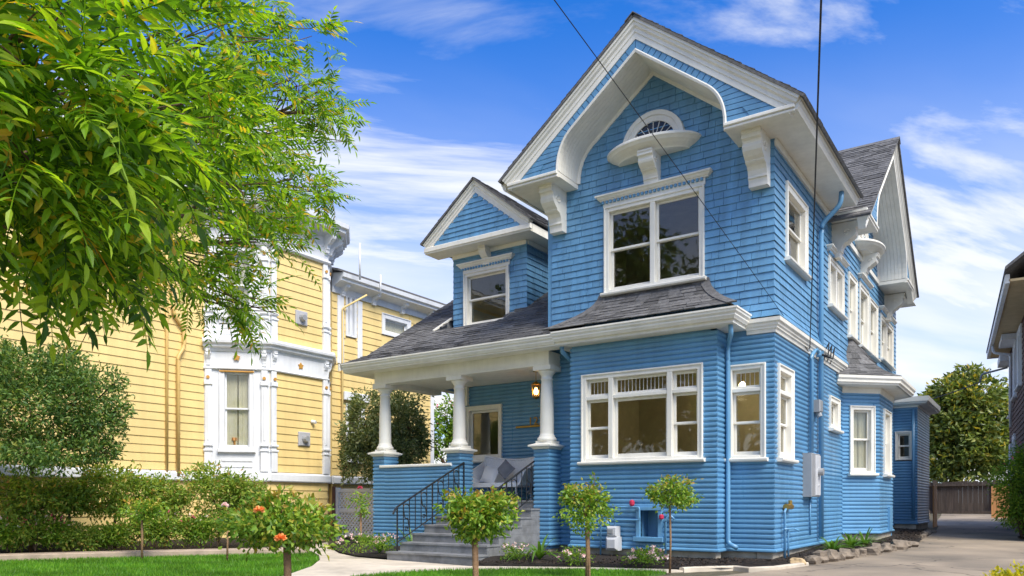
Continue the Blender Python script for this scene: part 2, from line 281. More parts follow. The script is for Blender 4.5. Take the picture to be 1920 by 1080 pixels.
class Pieces:
    """countable pieces of one kind on one thing: the biggest become objects, the rest one stuff part"""
    def __init__(s, name, m, parent, limit=300): s.name = name; s.m = m; s.parent = parent; s.limit = limit; s.items = []
    def add(s, mb, w): s.items.append((w, len(s.items), mb))
    def done(s):
        s.items.sort(key=lambda t: (-t[0], t[1]))
        for w, k, mb in s.items[:s.limit]: mb.build(s.name, s.m, s.parent)
        rest = MB()
        for w, k, mb in s.items[s.limit:]: rest.add(mb.v, mb.f)
        if rest.v: rest.build(s.name, s.m, s.parent, kind='stuff')
def minus(a, b, holes):
    segs = [(a, b)]
    for h0, h1 in sorted(holes):
        new = []
        for x0, x1 in segs:
            if h1 <= x0 or h0 >= x1: new.append((x0, x1)); continue
            if h0 > x0: new.append((x0, h0))
            if h1 < x1: new.append((h1, x1))
        segs = new
    return [q for q in segs if q[1]-q[0] > .012]
def backing(F, u0, u1, z0, z1, holes, mb, th=.1):
    us = sorted({u0, u1, *[h[0] for h in holes], *[h[1] for h in holes]}); us = [u for u in us if u0 <= u <= u1]
    for a, b in zip(us, us[1:]):
        hz = [(h[2], h[3]) for h in holes if h[0] < (a+b)/2 < h[1]]
        for p, q in minus(z0, z1, hz): F.box(mb, a, b, p, q, -th, 0)
def boards(F, u0, u1, z0, z1, pitch, holes, pc, w=1., e0=0, e1=0, prof=None, span=None, flare=None):
    """horizontal siding boards; span(z)->(u0,u1) for gables; e0/e1 = corner mitre"""
    n = max(1, round((z1-z0)/pitch)); h = (z1-z0)/n
    for i in range(n):
        a = z0+i*h; b = a+h
        x0, x1 = span((a+b)/2) if span else (u0, u1)
        if x1-x0 < .03: continue
        segs = []
        for s0, s1 in minus(x0, x1, [(hh[0], hh[1]) for hh in holes if hh[2] < b-.01 and hh[3] > a+.01]):
            if s1-s0 > 3.2: c_ = random.uniform(s0+.9, s1-.9); segs += [(s0, c_-.0012), (c_+.0012, s1)]
            else: segs.append((s0, s1))
        for s0, s1 in segs:
            m0 = e0 if abs(s0-x0) < 1e-6 else 0; m1 = e1 if abs(s1-x1) < 1e-6 else 0
            j_ = random.uniform(-.0015, .0015); t_ = random.uniform(-.0015, .002); pr = [(d+(t_ if d > .005 else 0), z+j_) for d, z in prof(a, b)]; mb = MB()
            k = len(pr); vs = [F.p(s0-m0*d, z, d) for d, z in pr]+[F.p(s1+m1*d, z, d) for d, z in pr]
            mb.add(vs, [tuple(range(k)), tuple(range(2*k-1, k-1, -1))]+[(j, (j+1)%k, k+(j+1)%k, k+j) for j in range(k)])
            pc.add(mb, w*(s1-s0))
def cove(a, b):
    h = b-a; return [(-.004,a),(.0,a+.02*h),(.008,a+.14*h),(.022,a+.34*h),(.027,a+.46*h),(.026,a+.84*h),(.014,a+.97*h),(-.004,b)]
def lap(a, b):
    return [(-.004,a),(.030,a),(.030,a+.006),(.010,b+.004),(-.004,b+.004)]
def shingles(F, z0, z1, pitch, span, holes, pc, w=1., e0=0, e1=0, flare=None, wmin=.12, wmax=.42, solid=False):
    n = max(1, round((z1-z0)/pitch)); h = (z1-z0)/n; fl = flare or (lambda z: 0)
    for i in range(n):
        a = z0+i*h; b = a+h
        x0, x1 = span((a+b)/2)
        if x1-x0 < .03: continue
        for s0, s1 in minus(x0, x1, [(hh[0], hh[1]) for hh in holes if hh[2] < b-.01 and hh[3] > a+.01]):
            x = s0
            while x < s1-.004:
                ww = random.uniform(wmin, wmax); y = min(s1, x+ww)
                if s1-y < .09: y = s1
                ja = random.uniform(-.004, .003); th = random.uniform(.022, .029)
                m0 = e0 if abs(x-x0) < 1e-6 else 0; m1 = e1 if abs(y-x1) < 1e-6 else 0
                da, db = fl(a), fl(b); gp = .0035
                def q(u, z, d, mm, sg): return F.p(u+sg*mm*d, z, d)
                xa, ya = x+(gp if not m0 else 0), y-(gp if not m1 else 0)
                mb = MB(); mb.add([q(xa,a+ja,da-.004,m0,-1),q(ya,a+ja,da-.004,m1,1),q(ya,a+ja,da+th,m1,1),q(xa,a+ja,da+th,m0,-1),
                                   q(xa,b+.006,db-.004,m0,-1),q(ya,b+.006,db-.004,m1,1),q(ya,b+.006,db+.006,m1,1),q(xa,b+.006,db+.006,m0,-1)],
                                  [(0,1,2,3),(7,6,5,4),(2,6,7,3),(1,5,6,2),(0,3,7,4)])
                pc.add(mb, w*(y-x)); x = y

# ------------------------------------------------------------------ ground
def gz(x, y): return -.12+.0165*max(0., min(y, 60)+1.)
def ground():
    xs = [-400,-120,-60,-40,-30,-24,-20,-16,-13,-11,-9,-7,-5,-3,-1,0,1,2,3,4,6,9,14,25,60,120,400]; ys = [-400,-120,-60,-40,-25,-18,-14,-10,-7,-5,-3,-1,1,3,5,8,11,14,18,22,26,30,36,45,60,120,400]
    m = MB(); m.sheet([[(x, y, gz(x, y)-.03) for x in xs] for y in ys]); m.build('ground', 'soil', kind='structure')
ground()
def flat(name, pts, m, dz, kind='structure', **kw):
    me = MB(); me.prism([(p[0], p[1], gz(p[0], p[1])+dz-.03) for p in pts], (0, 0, .03)); return me.build(name, m, kind=kind, **kw)
def gp(px, py): p = gnd(px, py); return (p.x, p.y)
# driveway in strips so that it follows the rise
dl = [(-14,-.9),(-8,-.75),(-4,-.55),(-2.6,-.35),(-1.2,.05),(0,.38),(1.5,.62),(3,.85),(5,1.15),(8,1.35),(12,1.25),(15,1.1),(17,.95),(22,.4),(28,.0),(33,-.4)]
dm = MB(); rows = []
for y, xl in dl:
    xr = 3.9 if y < 4 else 3.9-.025*(y-4)
    rows.append([(xl+(xr-xl)*t/10, y, gz(0, y)-.004) for t in range(11)])
dm.sheet(rows); dm.build('driveway', 'drive', kind='structure')
# street pavement behind the viewer
m = MB(); m.box(-60, 40, -19, -16.6, -.2, -.10); m.build('pavement', 'conc', kind='structure')
m = MB(); m.box(-80, 80, -32, -19.2, -.35, -.25); m.build('road', 'drive', kind='structure')
# concrete path
cpath = [(614,1019),(618,1028),(636,1038),(668,1045),(724,1050),(780,1054),(880,1062),(960,1062.5),(1100,1064),(1250,1067.5),(1290,1070),(1250,1071.5),(1100,1067),(960,1066.5),(880,1068),(800,1070),(720,1075),(650,1082),(640,1100),(470,1100),(540,1078),(585,1062),(600,1050),(598,1041),(585,1034),(560,1028)]
flat('garden_path', [gp(*q) for q in cpath], 'conc', .006)
# lawns
lawnL = [(-260,1062),(0,1047),(150,1044),(300,1040),(430,1033),(520,1031),(582,1036),(596,1043),(598,1050),(583,1062),(538,1078),(450,1105),(250,1150),(-300,1150)]
lawnR = [(660,1083),(720,1076.5),(800,1071.5),(880,1069.5),(960,1068),(1100,1068.5),(1250,1073),(1215,1080),(1180,1100),(1120,1150),(600,1150),(630,1105)]
LP = []
for nm, pl in (('lawn', lawnL), ('lawn', lawnR)):
    w = [gp(*q) for q in pl]; LP.append(np.array(w)); flat(nm, w, 'lawnbase', .0)
def inpoly(P, poly):
    x, y = P[:,0], P[:,1]; c = np.zeros(len(P), bool); n = len(poly)
    for i in range(n):
        x0, y0 = poly[i]; x1, y1 = poly[i-1]
        k = ((y0 > y) != (y1 > y)) & (x < (x1-x0)*(y-y0)/(y1-y0+1e-12)+x0); c ^= k
    return c
def grass(poly, n, hmin=.03, hmax=.075):
    lo, hi = poly.min(0), poly.max(0); P = rng.uniform(lo, hi, (n*3, 2)); P = P[inpoly(P, poly)][:n]; n = len(P)
    a = rng.uniform(0, 6.28, n); h = rng.uniform(hmin, hmax, n); w = rng.uniform(.004, .008, n); tl = rng.uniform(0, .6, n)*h; b = rng.uniform(0, 6.28, n)
    z = np.full(n, -.12); B = np.c_[P, z]; D = np.c_[np.cos(a)*w, np.sin(a)*w, 0*w]; T = np.c_[P[:,0]+np.cos(b)*tl, P[:,1]+np.sin(b)*tl, z+h]
    vs = np.empty((n*3, 3)); vs[0::3] = B-D; vs[1::3] = B+D; vs[2::3] = T
    return vs, np.arange(n*3).reshape(-1, 3)
va, fa = grass(LP[0], 70000); vb, fb = grass(LP[1], 36000)
npobj('grass', va, fa, 'grass', label='short bright green lawn grass left of the curving path', cat='grass', kind='stuff')
npobj('grass', vb, fb, 'grass', label='short green lawn grass in front of the blue house', cat='grass', kind='stuff')
# mulch beds: front of the bay, round the corner, beside the steps, before the yellow house
def bed(name, front, back, z0=-.10, z1=.0, n=8):
    rows = []
    for k in range(n+1):
        t = k/n; rows.append([(f[0]+(b[0]-f[0])*t, f[1]+(b[1]-f[1])*t, gz(f[0]+(b[0]-f[0])*t, f[1]+(b[1]-f[1])*t)+.12+z0+(z1-z0)*min(1, t*1.4)+random.uniform(-.012, .012)) for f, b in zip(front, back)])
    m = MB(); m.sheet(rows); return m.build(name, 'mulch', kind='structure')
fr = [gp(*q) for q in [(884,1062),(960,1062.3),(1040,1063.3),(1100,1063.6),(1180,1065),(1250,1067),(1300,1069)]]+[(-.62,-1.15),(-.25,-.75),(.12,-.35),(.3,.1),(.5,1.0),(.72,2.2),(.9,3.3),(1.1,4.6),(1.3,5.6),(1.42,6.5),(1.4,8.2),(1.25,9.5),(1.15,12.5)]
bk = [(-4.55,-2.2),(-4.5,-1.4),(-4.4,-.3),(-3.9,-.4),(-3.0,-.4),(-2.2,-.4),(-1.4,-.4),(-.9,-.4),(-.6,-.0),(-.1,.02),(-.1,.2),(-.1,1),(-.1,2.2),(-.1,3.3),(-.1,4.6),(.1,5.6),(.4,6.5),(.5,8.2),(0,9.5),(0,12.5)]
bed('flower_bed', fr, bk); fr0, bk0 = fr, bk
fr = [gp(*q) for q in [(618,1024),(636,1036),(668,1043),(700,1047),(724,1048.5)]]; bk = [(-10.2,.8),(-9.6,.2),(-9.0,-.3),(-7.6,-.35),(-6.75,-.5)]
bed('flower_bed', fr, bk)
fr = [gp(*q) for q in [(-260,1058),(0,1043),(150,1040),(300,1036),(430,1029),(520,1027),(560,1026)]]; bk = [(-19,-12),(-14.9,-6.5),(-14.75,-4.5),(-14.75,-2.5),(-14.6,-1.4),(-13.4,0),(-13.3,1.5)]
bed('flower_bed', fr, bk, z0=-.14, z1=.05)
def chips(poly, n, zf):
    poly = np.array(poly); P = rng.uniform(poly.min(0), poly.max(0), (n*4, 2)); P = P[inpoly(P, poly)][:n]; P3_ = np.array([(x, y_, zf(x, y_)) for x, y_ in P]); D = rng.normal(size=P3_.shape); D[:, 2] = np.abs(D[:, 2])*.35
    k = len(P3_); D /= np.linalg.norm(D, axis=1, keepdims=True); Sd = np.cross(D, [0, 0, 1.]); l = rng.uniform(.02, .055, (k, 1)); w = rng.uniform(.006, .014, (k, 1)); up = np.array([0, 0, .012]); v = np.empty((k*4, 3)); v[0::4] = P3_-Sd*w+up; v[1::4] = P3_+Sd*w+up; v[2::4] = P3_+D*l+Sd*w*.7+up; v[3::4] = P3_+D*l-Sd*w*.7+up
    return v, np.arange(k*4).reshape(-1, 4)
vc, fc = chips(fr0+bk0[::-1], 16000, lambda x, y_: gz(x, y_)+.05+max(0., min(.075, .06*(1-abs(y_+.4))))*(y_ < .2)+(.04 if y_ > .2 else 0))
npobj('mulch', vc, fc, 'chip', label='dark bark mulch chips in the bed around the blue house', cat='mulch', kind='stuff')
# kerbs: brown stone edging left, thin concrete edging right
def kerb(name, pts, w, h, m, **kw):
    me = MB(); me.sweep([(p[0], p[1], gz(*p)) for p in pts], [(-w/2,-.06),(-w/2,h-.015),(-w/2+.02,h),(w/2-.02,h),(w/2,h-.015),(w/2,-.06)], (0,0,1)); return me.build(name, m, **kw)
m = MB(); m.sweep([tuple(dep(px, 15.0+px/430*1.75, 0)) for px in (-300,-120,0,60,160,300,430,520,575)], [(-.28,-.2),(-.28,-.012),(-.25,.004),(.25,.004),(.28,-.012),(.28,-.2)], (0,0,1)); m.build('lawn_kerb', 'kerb', kind='structure')
kerb('drive_kerb', [gp(1278,1070),(-.9,-1.42),(-.62,-1.02),(-.42,-.85),(-.12,-1.0),(.2,-.62),(.34,-.1),(.46,.35)], .12, .055, 'conc', kind='structure')

# ------------------------------------------------------------------ the blue house
H = thing('blue_house', (0,0,0), 'tall blue shingled house with white trim, front gable and columned porch', 'house')
sid = Pieces('siding_board', 'blue', H); shg = Pieces('wall_shingle', 'blue2', H); tabs = MB(); back = MB(); trim = MB()
def roof_tabs(P, U, Vv, lu, lv, mb, keep=None, row=.145, wid=.30):
    P, U, Vv = V(P), V(U).normalized(), V(Vv).normalized(); Nn = U.cross(Vv); Nn = Nn if Nn.z > 0 else -Nn
    for i in range(int(lv/row)+1):
        v0 = i*row; v1 = min(lv, v0+row*1.25); u = -random.uniform(0, wid)
        while u < lu:
            u1 = u+wid*random.uniform(.55, 1.25); a, b = max(0, u+.004), min(lu, u1); u = u1
            if b-a < .03 or (keep and not keep((a+b)/2, (v0+v1)/2)): continue
            t = random.choice([.012, .016, .024]); va = v0-random.choice([0, .004, .012])
            q = [P+U*a+Vv*va, P+U*b+Vv*va, P+U*b+Vv*v1, P+U*a+Vv*v1]
            mb.add(q+[q[0]+Nn*t, q[1]+Nn*t, q[2]+Nn*.004, q[3]+Nn*.004], [(4,5,6,7),(0,1,5,4),(1,2,6,5),(3,0,4,7)])
def win(F, u0, u1, z0, z1, units=None, house=H, kind='dh', cw=.10, m='white', head=False, curtain=False, sill=True, out=.045, label=None, glass='glass', trh=.40, lead=False):
    c = MB(); F.bev(c, u0, u0+cw, z0, z1, -.1, out); F.bev(c, u1-cw, u1, z0, z1, -.1, out); F.bev(c, u0+cw, u1-cw, z1-cw, z1, -.1, out); F.bev(c, u0+cw, u1-cw, z0, z0+cw*.6, -.1, out)
    bd = .028                                        # outer back-band
    F.bev(c, u0-.004, u0+bd, z0, z1+.004, 0, out+.022, .006); F.bev(c, u1-bd, u1+.004, z0, z1+.004, 0, out+.022, .006); F.bev(c, u0+bd, u1-bd, z1-bd, z1+.004, 0, out+.022, .006)
    us = units or [(0., 1., kind)]; iu0, iu1 = u0+cw, u1-cw; iz0, iz1 = z0+cw*.6, z1-cw; mw = .10
    sashes = []; panes = []
    for k, (a, b, kd) in enumerate(us):
        ua, ub = iu0+(iu1-iu0)*a, iu0+(iu1-iu0)*b
        if a > 0: F.bev(c, ua-mw/2, ua+mw/2, z0+cw*.6, z1-cw, -.1, out); ua += mw/2
        if b < 1: ub -= mw/2
        zt = iz1
        if kd.startswith('t'):
            zt = iz1-trh; F.bev(c, ua, ub, zt-.04, zt+.03, -.1, out-.012); panes.append(sash(F, ua, ub, zt+.03, iz1, -.05, .05, sashes, lead=lead)); zt -= .04
        if kd.endswith('dh'):
            zm = iz0+(zt-iz0)*.52
            panes.append(sash(F, ua, ub, zm-.02, zt, -.045, .045, sashes)); panes.append(sash(F, ua, ub, iz0, zm+.02, -.085, .045, sashes, bot=.075))
        else: panes.append(sash(F, ua, ub, iz0, zt, -.05, .055, sashes, bot=.08))
    if head:                                         # projecting cap with dentils beneath
        e = .14; zt = z1+.235; F.box(c, u0-.02, u1+.02, z1+.004, zt-.105, -.01, .045)
        q0, q1 = F.p(u0-e+.08, zt-.11), F.p(u1+e-.08, zt-.11)
        mouldcap(c, F, u0-.06, u1+.06, zt-.11)
    o = c.build('window', m, house, label=label)
    for s_ in sashes: s_.build('sash', m, o)
    for p in panes:
        p[0].build('pane', glass, o)
        if p[1]: p[1].build('leading', 'metalw', o)
    if sill:
        s_ = MB(); prof = [(-.1,z0-.065),(.10,z0-.065),(.13,z0-.045),(.135,z0-.015),(.12,z0+.0),(-.1,z0+.012)]
        vs = [F.p(u0-.05, z, d) for d, z in prof]+[F.p(u1+.05, z, d) for d, z in prof]; k = len(prof)
        s_.add(vs, [tuple(range(k)), tuple(range(2*k-1,k-1,-1))]+[(j,(j+1)%k,k+(j+1)%k,k+j) for j in range(k)]); s_.build('sill', m, o)
    if head:
        for k in range(int((u1-u0+.1)/.085)):
            d_ = MB(); ua = u0-.04+k*.085; F.bev(d_, ua, ua+.045, z1+.07, z1+.125, .04, .085, .006); d_.build('dentil', 'blue', o)
    if curtain:
        s_ = MB(); n = 28
        for ca, cb in ((.0, .48), (.52, 1.)) if curtain == 2 else ((0, 1),):
            s_.sheet([[F.p(iu0+(iu1-iu0)*(ca+(cb-ca)*i/n), z, -.145+.013*math.sin(i*1.9)+.006*math.sin(i*.7)) for i in range(n+1)] for z in (iz0-.1, iz1+.05)])
        s_.build('curtain', 'curtain', o)
    return (u0+.01, u1-.01, z0-.03, z1-.01)
def mouldcap(c, F, u0, u1, z, h=.11, ex=.10):
    """stepped projecting cap moulding with mitred returns"""
    n = len(F.U); path = [F.p(u1, z, 0), F.p(u1, z, .05), F.p(u0, z, .05), F.p(u0, z, 0)]
    if F.U.cross(F.N).z > 0: path = path[::-1]
    prof = [(-.04,0),(.02,0),(.03,.02),(.05,.03),(.075,.07),(ex,.08),(ex,h),(-.04,h+.01)]
    c.sweep(path, prof, (0,0,1))
def sash(F, ua, ub, za, zb, d, st, sashes, bot=None, lead=False):
    s_ = MB(); bt = bot or st
    F.bev(s_, ua, ua+st, za, zb, d-.035, d, .006); F.bev(s_, ub-st, ub, za, zb, d-.035, d, .006); F.bev(s_, ua+st, ub-st, za, za+bt, d-.035, d, .006); F.bev(s_, ua+st, ub-st, zb-st, zb, d-.035, d, .006)
    sashes.append(s_); p = MB(); F.box(p, ua+st-.005, ub-st+.005, za+bt-.005, zb-st+.005, d-.022, d-.017)
    l = None
    if lead:
        l = MB(); n = max(3, int((ub-ua-2*st)/.075)); w = (ub-ua-2*st)/n
        for k in range(1, n): F.box(l, ua+st+k*w-.004, ua+st+k*w+.004, za+bt, zb-st, d-.028, d-.012)
    return (p, l)

PB = .0895
Fb = Frame((-3.80,-.48,0), (1,0,0), (0,-1,0)); Fbs = Frame((-.86,-.48,0), (0,1,0), (1,0,0)); Fr = Frame((-.86,0,0), (1,0,0), (0,-1,0)); Fs = Frame((0,0,0), (0,1,0), (1,0,0))
zb0, zb1 = .17, 4.06
# bay
h = [win(Fb, .24, 2.70, 1.80, 3.50, [(0,.235,'tdh'),(.235,.765,'tfix'),(.765,1,'tdh')], trh=.36, lead=True)]
h.append((1.50,1.86,.37,.86)); boards(Fb, 0, 2.94, zb0, zb1, PB, h, sid, 3, 1, 1, cove); backing(Fb, 0, 2.94, .14, 4.2, h, back)
boards(Fbs, 0, .48, zb0, zb1, PB, [], sid, 6, 1, -1, cove); backing(Fbs, 0, .58, .14, 4.2, [], back)
Frame((-3.80,-.38,0),(0,1,0),(-1,0,0)).box(back, 0, .5, .14, 4.2, -.1, 0)
# right part of the front
h = [win(Fr, .04, .73, 1.80, 3.48, kind='tdh', trh=.36, lead=True, cw=.09)]
boards(Fr, 0, .86, zb0, 4.0, PB, h, sid, 5, -1, 1, cove); backing(Fr, -.1, .86, .14, 4.2, h, back)
# left strip beside the bay, behind the pier
Fl = Frame((-4.62,.02,0), (1,0,0), (0,-1,0)); boards(Fl, 0, .82, zb0, zb1, PB, [], sid, 3, 0, -1, cove); backing(Fl, 0, .9, .14, 4.2, [], back)
# side, first floor
h = [win(Fs, .17, 1.17, 1.80, 3.48, kind='tdh', trh=.36, cw=.12), win(Fs, 4.25, 5.25, 2.66, 3.38, kind='fix', cw=.12)]
boards(Fs, 0, 5.65, zb0, 4.0, PB, h, sid, 3, 1, -.41, cove); backing(Fs, 0, 5.65, .14, 4.2, h, back)
# side bay
A0, A1, A2, A3 = V((0,5.65,0)), V((.70,6.35,0)), V((.70,8.35,0)), V((0,9.05,0))
F1 = Frame(A0, A1-A0, (1,-1,0)); F2 = Frame(A1, A2-A1, (1,0,0)); F3 = Frame(A2, A3-A2, (1,1,0)); l1 = (A1-A0).length
h = [win(F1, .20, .86, 1.70, 3.30, curtain=2)]
boards(F1, 0, l1, .30, 3.72, PB, h, sid, 2, -.41, .41, cove); backing(F1, 0, l1, .28, 3.9, h, back)
h = [win(F2, .50, 1.55, 1.70, 3.30, curtain=2)]
boards(F2, 0, 2.0, .30, 3.72, PB, h, sid, 1, .41, .41, cove); backing(F2, 0, 2, .28, 3.9, h, back)
boards(F3, 0, l1, .30, 3.72, PB, [], sid, .1, .41, -.41, cove); backing(F3, 0, l1, 0, 3.9, [], back)
F4 = Frame((0,9.05,0), (0,1,0), (1,0,0)); h = [win(F4, 2.6, 3.6, 1.9, 3.3)]
boards(F4, 0, 4.45, .30, 4.0, PB, h, sid, .2, 0, 0, cove); backing(F4, 0, 4.45, .28, 4.2, h, back)
# rear projection
F5 = Frame((0,13.5,0), (1,0,0), (0,-1,0)); F6 = Frame((.68,13.5,0), (0,1,0), (1,0,0))
h = [win(F5, .07, .57, 2.36, 3.27, kind='dh', cw=.08, sill=False)]
boards(F5, 0, .68, .36, 4.02, PB, h, sid, 1.2, 0, 1, cove); backing(F5, -.05, .68, .34, 4.1, h, back)
boards(F6, 0, 3.2, .36, 4.02, PB, [], sid, .8, 1, 0, cove); backing(F6, 0, 3.2, .34, 4.1, [], back)
# porch back wall
Fp = Frame((-8.2,1.7,0), (1,0,0), (0,-1,0)); h = [win(Fp, .08, 1.20, 2.06, 3.42, kind='fix', cw=.11)]
boards(Fp, 0, 3.75, 1.05, 3.92, PB, h, sid, 1.0, 0, 0, cove); backing(Fp, 0, 3.75, 0, 4.3, h, back)
# piers
def pier(x0, x1, y0, y1, z0, z1, w):
    n = round((z1-z0)/PB); hh = (z1-z0)/n
    for k in range(n):
        a = z0+k*hh; mb = MB(); mb.sweep([(x1,y1,0),(x1,y0,0),(x0,y0,0),(x0,y1,0)], [(d, z) for d, z in cove(a, a+hh)], (0,0,1), True); sid.add(mb, w)
    back.box(x0, x1, y0, y1, z0-.1, z1)
PX = [(-9.22,-8.90), (-6.97,-6.65), (-4.68,-4.36)]; PY0, PY1 = -.45, -.02
pier(*PX[0], PY0, PY1, .6, 2.10, 1.2); pier(*PX[1], PY0, PY1, .6, 2.10, 2.2); pier(*PX[2], PY0, PY1, .17, 2.10, 3.2)
# half wall between piers one and two, running down as porch skirt
Fh = Frame((-9.22,PY0,0), (1,0,0), (0,-1,0)); boards(Fh, 0, 2.57, .17, .6, PB, [], sid, 2, 1, 0, cove); boards(Fh, .32, 2.25, .6, 1.82, PB, [], sid, 2, -1, -1, cove); backing(Fh, 0, 2.57, -.05, 1.82, [], back, .2)
Fhl = Frame((-9.22,1.7,0), (0,-1,0), (-1,0,0)); backing(Fhl, 0, 2.15, -.05, 1.82, [], back, .2)
m = MB(); m.sweep([(-9.32,2.0,1.82),(-9.32,-.20,1.82)], [(-.12,0),(.02,0),(.02,.06),(-.12,.06)], (0,0,1)); Fh.bev(m, .20, 2.37, 1.82, 1.885, -.22, .06, .015); m.build('porch_wall_cap', 'white', H)
# sill strip at the foot of the siding + foundation
m = MB(); path = [(0,5.65,.13),(0,0,.13),(-.86,0,.13),(-.86,-.48,.13),(-3.80,-.48,.13),(-3.80,.02,.13),(-4.36,.02,.13),(-4.36,-.45,.13),(-4.68,-.45,.13)]
m.sweep(path, [(0,-.005),(.045,-.005),(.062,.01),(.062,.035),(.03,.06),(0,.06)], (0,0,1)); m.build('water_table', 'blue', H)
m = MB(); m.sweep([(0,13.5,.27),A3+V((0,0,.27)),A2+V((0,0,.27)),A1+V((0,0,.27)),A0+V((0,0,.27))], [(0,-.005),(.045,-.005),(.062,.01),(.062,.035),(.03,.06),(0,.06)], (0,0,1))
m.sweep([(.68,16.7,.33),(.68,13.5,.33),(0,13.5,.33)], [(0,-.005),(.045,-.005),(.062,.01),(.062,.035),(.03,.06),(0,.06)], (0,0,1)); m.build('water_table', 'blue', H)
m = MB(); m.box(-3.78,-.88,-.45,-.2,-.3,.135); m.box(-4.6,-.31,.04,.3,-.3,.12); m.box(-.3,-.02,.02,5.7,-.3,.13); m.box(-9.15,-6.7,-.40,-.2,-.3,.15); m.box(-4.66,-4.38,-.43,-.04,-.3,.13)
m.prism([(0,5.7,-.1),(.68,6.38,-.1),(.68,8.33,-.1),(0,9.0,-.1)], (0,0,.37)); m.box(-.3,-.02,9.0,13.6,-.2,.3); m.box(0,.66,13.52,16.6,-.2,.33); m.build('foundation', 'concgrey', H)
m = MB(); m.box(-3.7+1.05,-3.7+1.3,-.5,-.4,-.3,.12); 
# crawl-space vent and gas meter
v = MB(); Fb.bev(v, 1.42, 1.50, .36, .86, -.02, .09); Fb.bev(v, 1.86, 1.94, .36, .86, -.02, .09); Fb.bev(v, 1.42, 1.94, .86, .93, -.02, .10); Fb.bev(v, 1.38, 1.98, .28, .37, -.02, .13)
vo = v.build('crawl_vent', 'blue', H); v = MB(); Fb.box(v, 1.46, 1.90, .33, .90, -.32, -.30); Fb.box(v, 1.46, 1.50, .33, .90, -.30, -.1); Fb.box(v, 1.86, 1.90, .33, .90, -.30, -.1); Fb.box(v, 1.50, 1.86, .86, .90, -.30, -.1); Fb.box(v, 1.50, 1.86, .33, .37, -.30, -.1); v.build('vent_well', 'blue2', vo)

# second floor front and side
flare = lambda z: .13*max(0., (4.72-z)/.47)**2
Fw = Frame((-4.55,0,0), (1,0,0), (0,-1,0)); uc = 4.55-2.265
def archz(x):                                        # underside of the front vault above |x| from the centre
    x = abs(x); return 9.28-.782*x if x < 1.33 else 7.4
def spanF(z):
    if z < 7.45: return (0, 4.55)
    if z < 8.24: w = 1.655-.325*((z-7.5)/.74)**2.2 if z > 7.5 else 1.655
    else: w = (9.28-z)/.782
    return (uc-w+.0, uc+w-.0)
hF = [win(Fw, 1.24, 3.30, 5.17, 6.88, [(0,.5,'dh'),(.5,1,'dh')], head=True)]
# bay roof covers the lower middle of the wall
bayhole = []
for k in range(8):
    t = (k+.5)/8; z = 5.13-.77*t; o = t**1.7; bayhole.append((4.55-3.33-.75*o, 4.55-1.25+.72*o, 5.13-.77*(k+1)/8, 5.13-.77*k/8))
shingles(Fw, 4.27, 9.25, .136, spanF, hF+bayhole, shg, 3, 0, 1, flare)
backing(Fw, 0, 4.55, 4.2, 7.45, hF, back)
m_ = [(0,7.45),(0,7.46)]; back.prism([Fw.p(uc-1.7,7.45,-.1), Fw.p(uc+1.7,7.45,-.1), Fw.p(uc+1.7,7.9,-.1), Fw.p(uc,9.3,-.1), Fw.p(uc-1.7,7.9,-.1)], (0,-.1,0))
GC = 8.1                                             # centre of the side gable
def spanS(z):
    if z < 7.36: return (0, 14)
    w = 2.42-.3*max(0, (z-7.4)/.8)**2.2 if z < 8.2 else (9.85-z)/.78
    return (GC-w, GC+w)
hS = [win(Fs, .70, 2.22, 5.50, 6.90, units=[(0,1,'dh')], cw=.14), win(Fs, 4.18, 5.70, 5.38, 6.42, units=[(0,.5,'fix'),(.5,1,'fix')], cw=.11, head=True),
      win(Fs, 6.30, 7.30, 5.08, 6.62, cw=.12, curtain=1), win(Fs, 7.70, 8.95, 5.08, 6.66, cw=.12, head=True, curtain=1), win(Fs, 9.10, 10.35, 5.08, 6.62, cw=.12, curtain=1), win(Fs, 10.92, 13.2, 5.24, 6.5, units=[(0,.5,'dh'),(.5,1,'dh')], cw=.11, head=True)]
shingles(Fs, 4.27, 9.8, .136, spanS, hS, shg, .9, 1, 0, flare, .3, .9)
backing(Fs, 0, 14, 4.2, 7.4, hS, back); back.prism([Fs.p(GC-2.5,7.4,-.1), Fs.p(GC+2.5,7.4,-.1), Fs.p(GC+2.4,8.1,-.1), Fs.p(GC,9.9,-.1), Fs.p(GC-2.4,8.1,-.1)], (.1,0,0))
# unseen flanks close the body
back.box(-4.65,-4.55,0,14,4.2,7.5); back.box(-8.3,-8.2,1.7,14,0,6); back.box(-8.2,0,14,14.1,0,9); back.box(-4.45,-4.35,.1,1.7,0,4.2)
# ---- belt between the floors
m = MB(); m.sweep([(0,5.62,4.0),(0,0,4.0),(-.46,0,4.0)], [(-.02,0),(.05,0),(.06,.06),(.085,.07),(.085,.10),(.11,.12),(.115,.16),(.15,.18),(.155,.245),(-.02,.26)], (0,0,1)); m.build('belt_course', 'white', H)

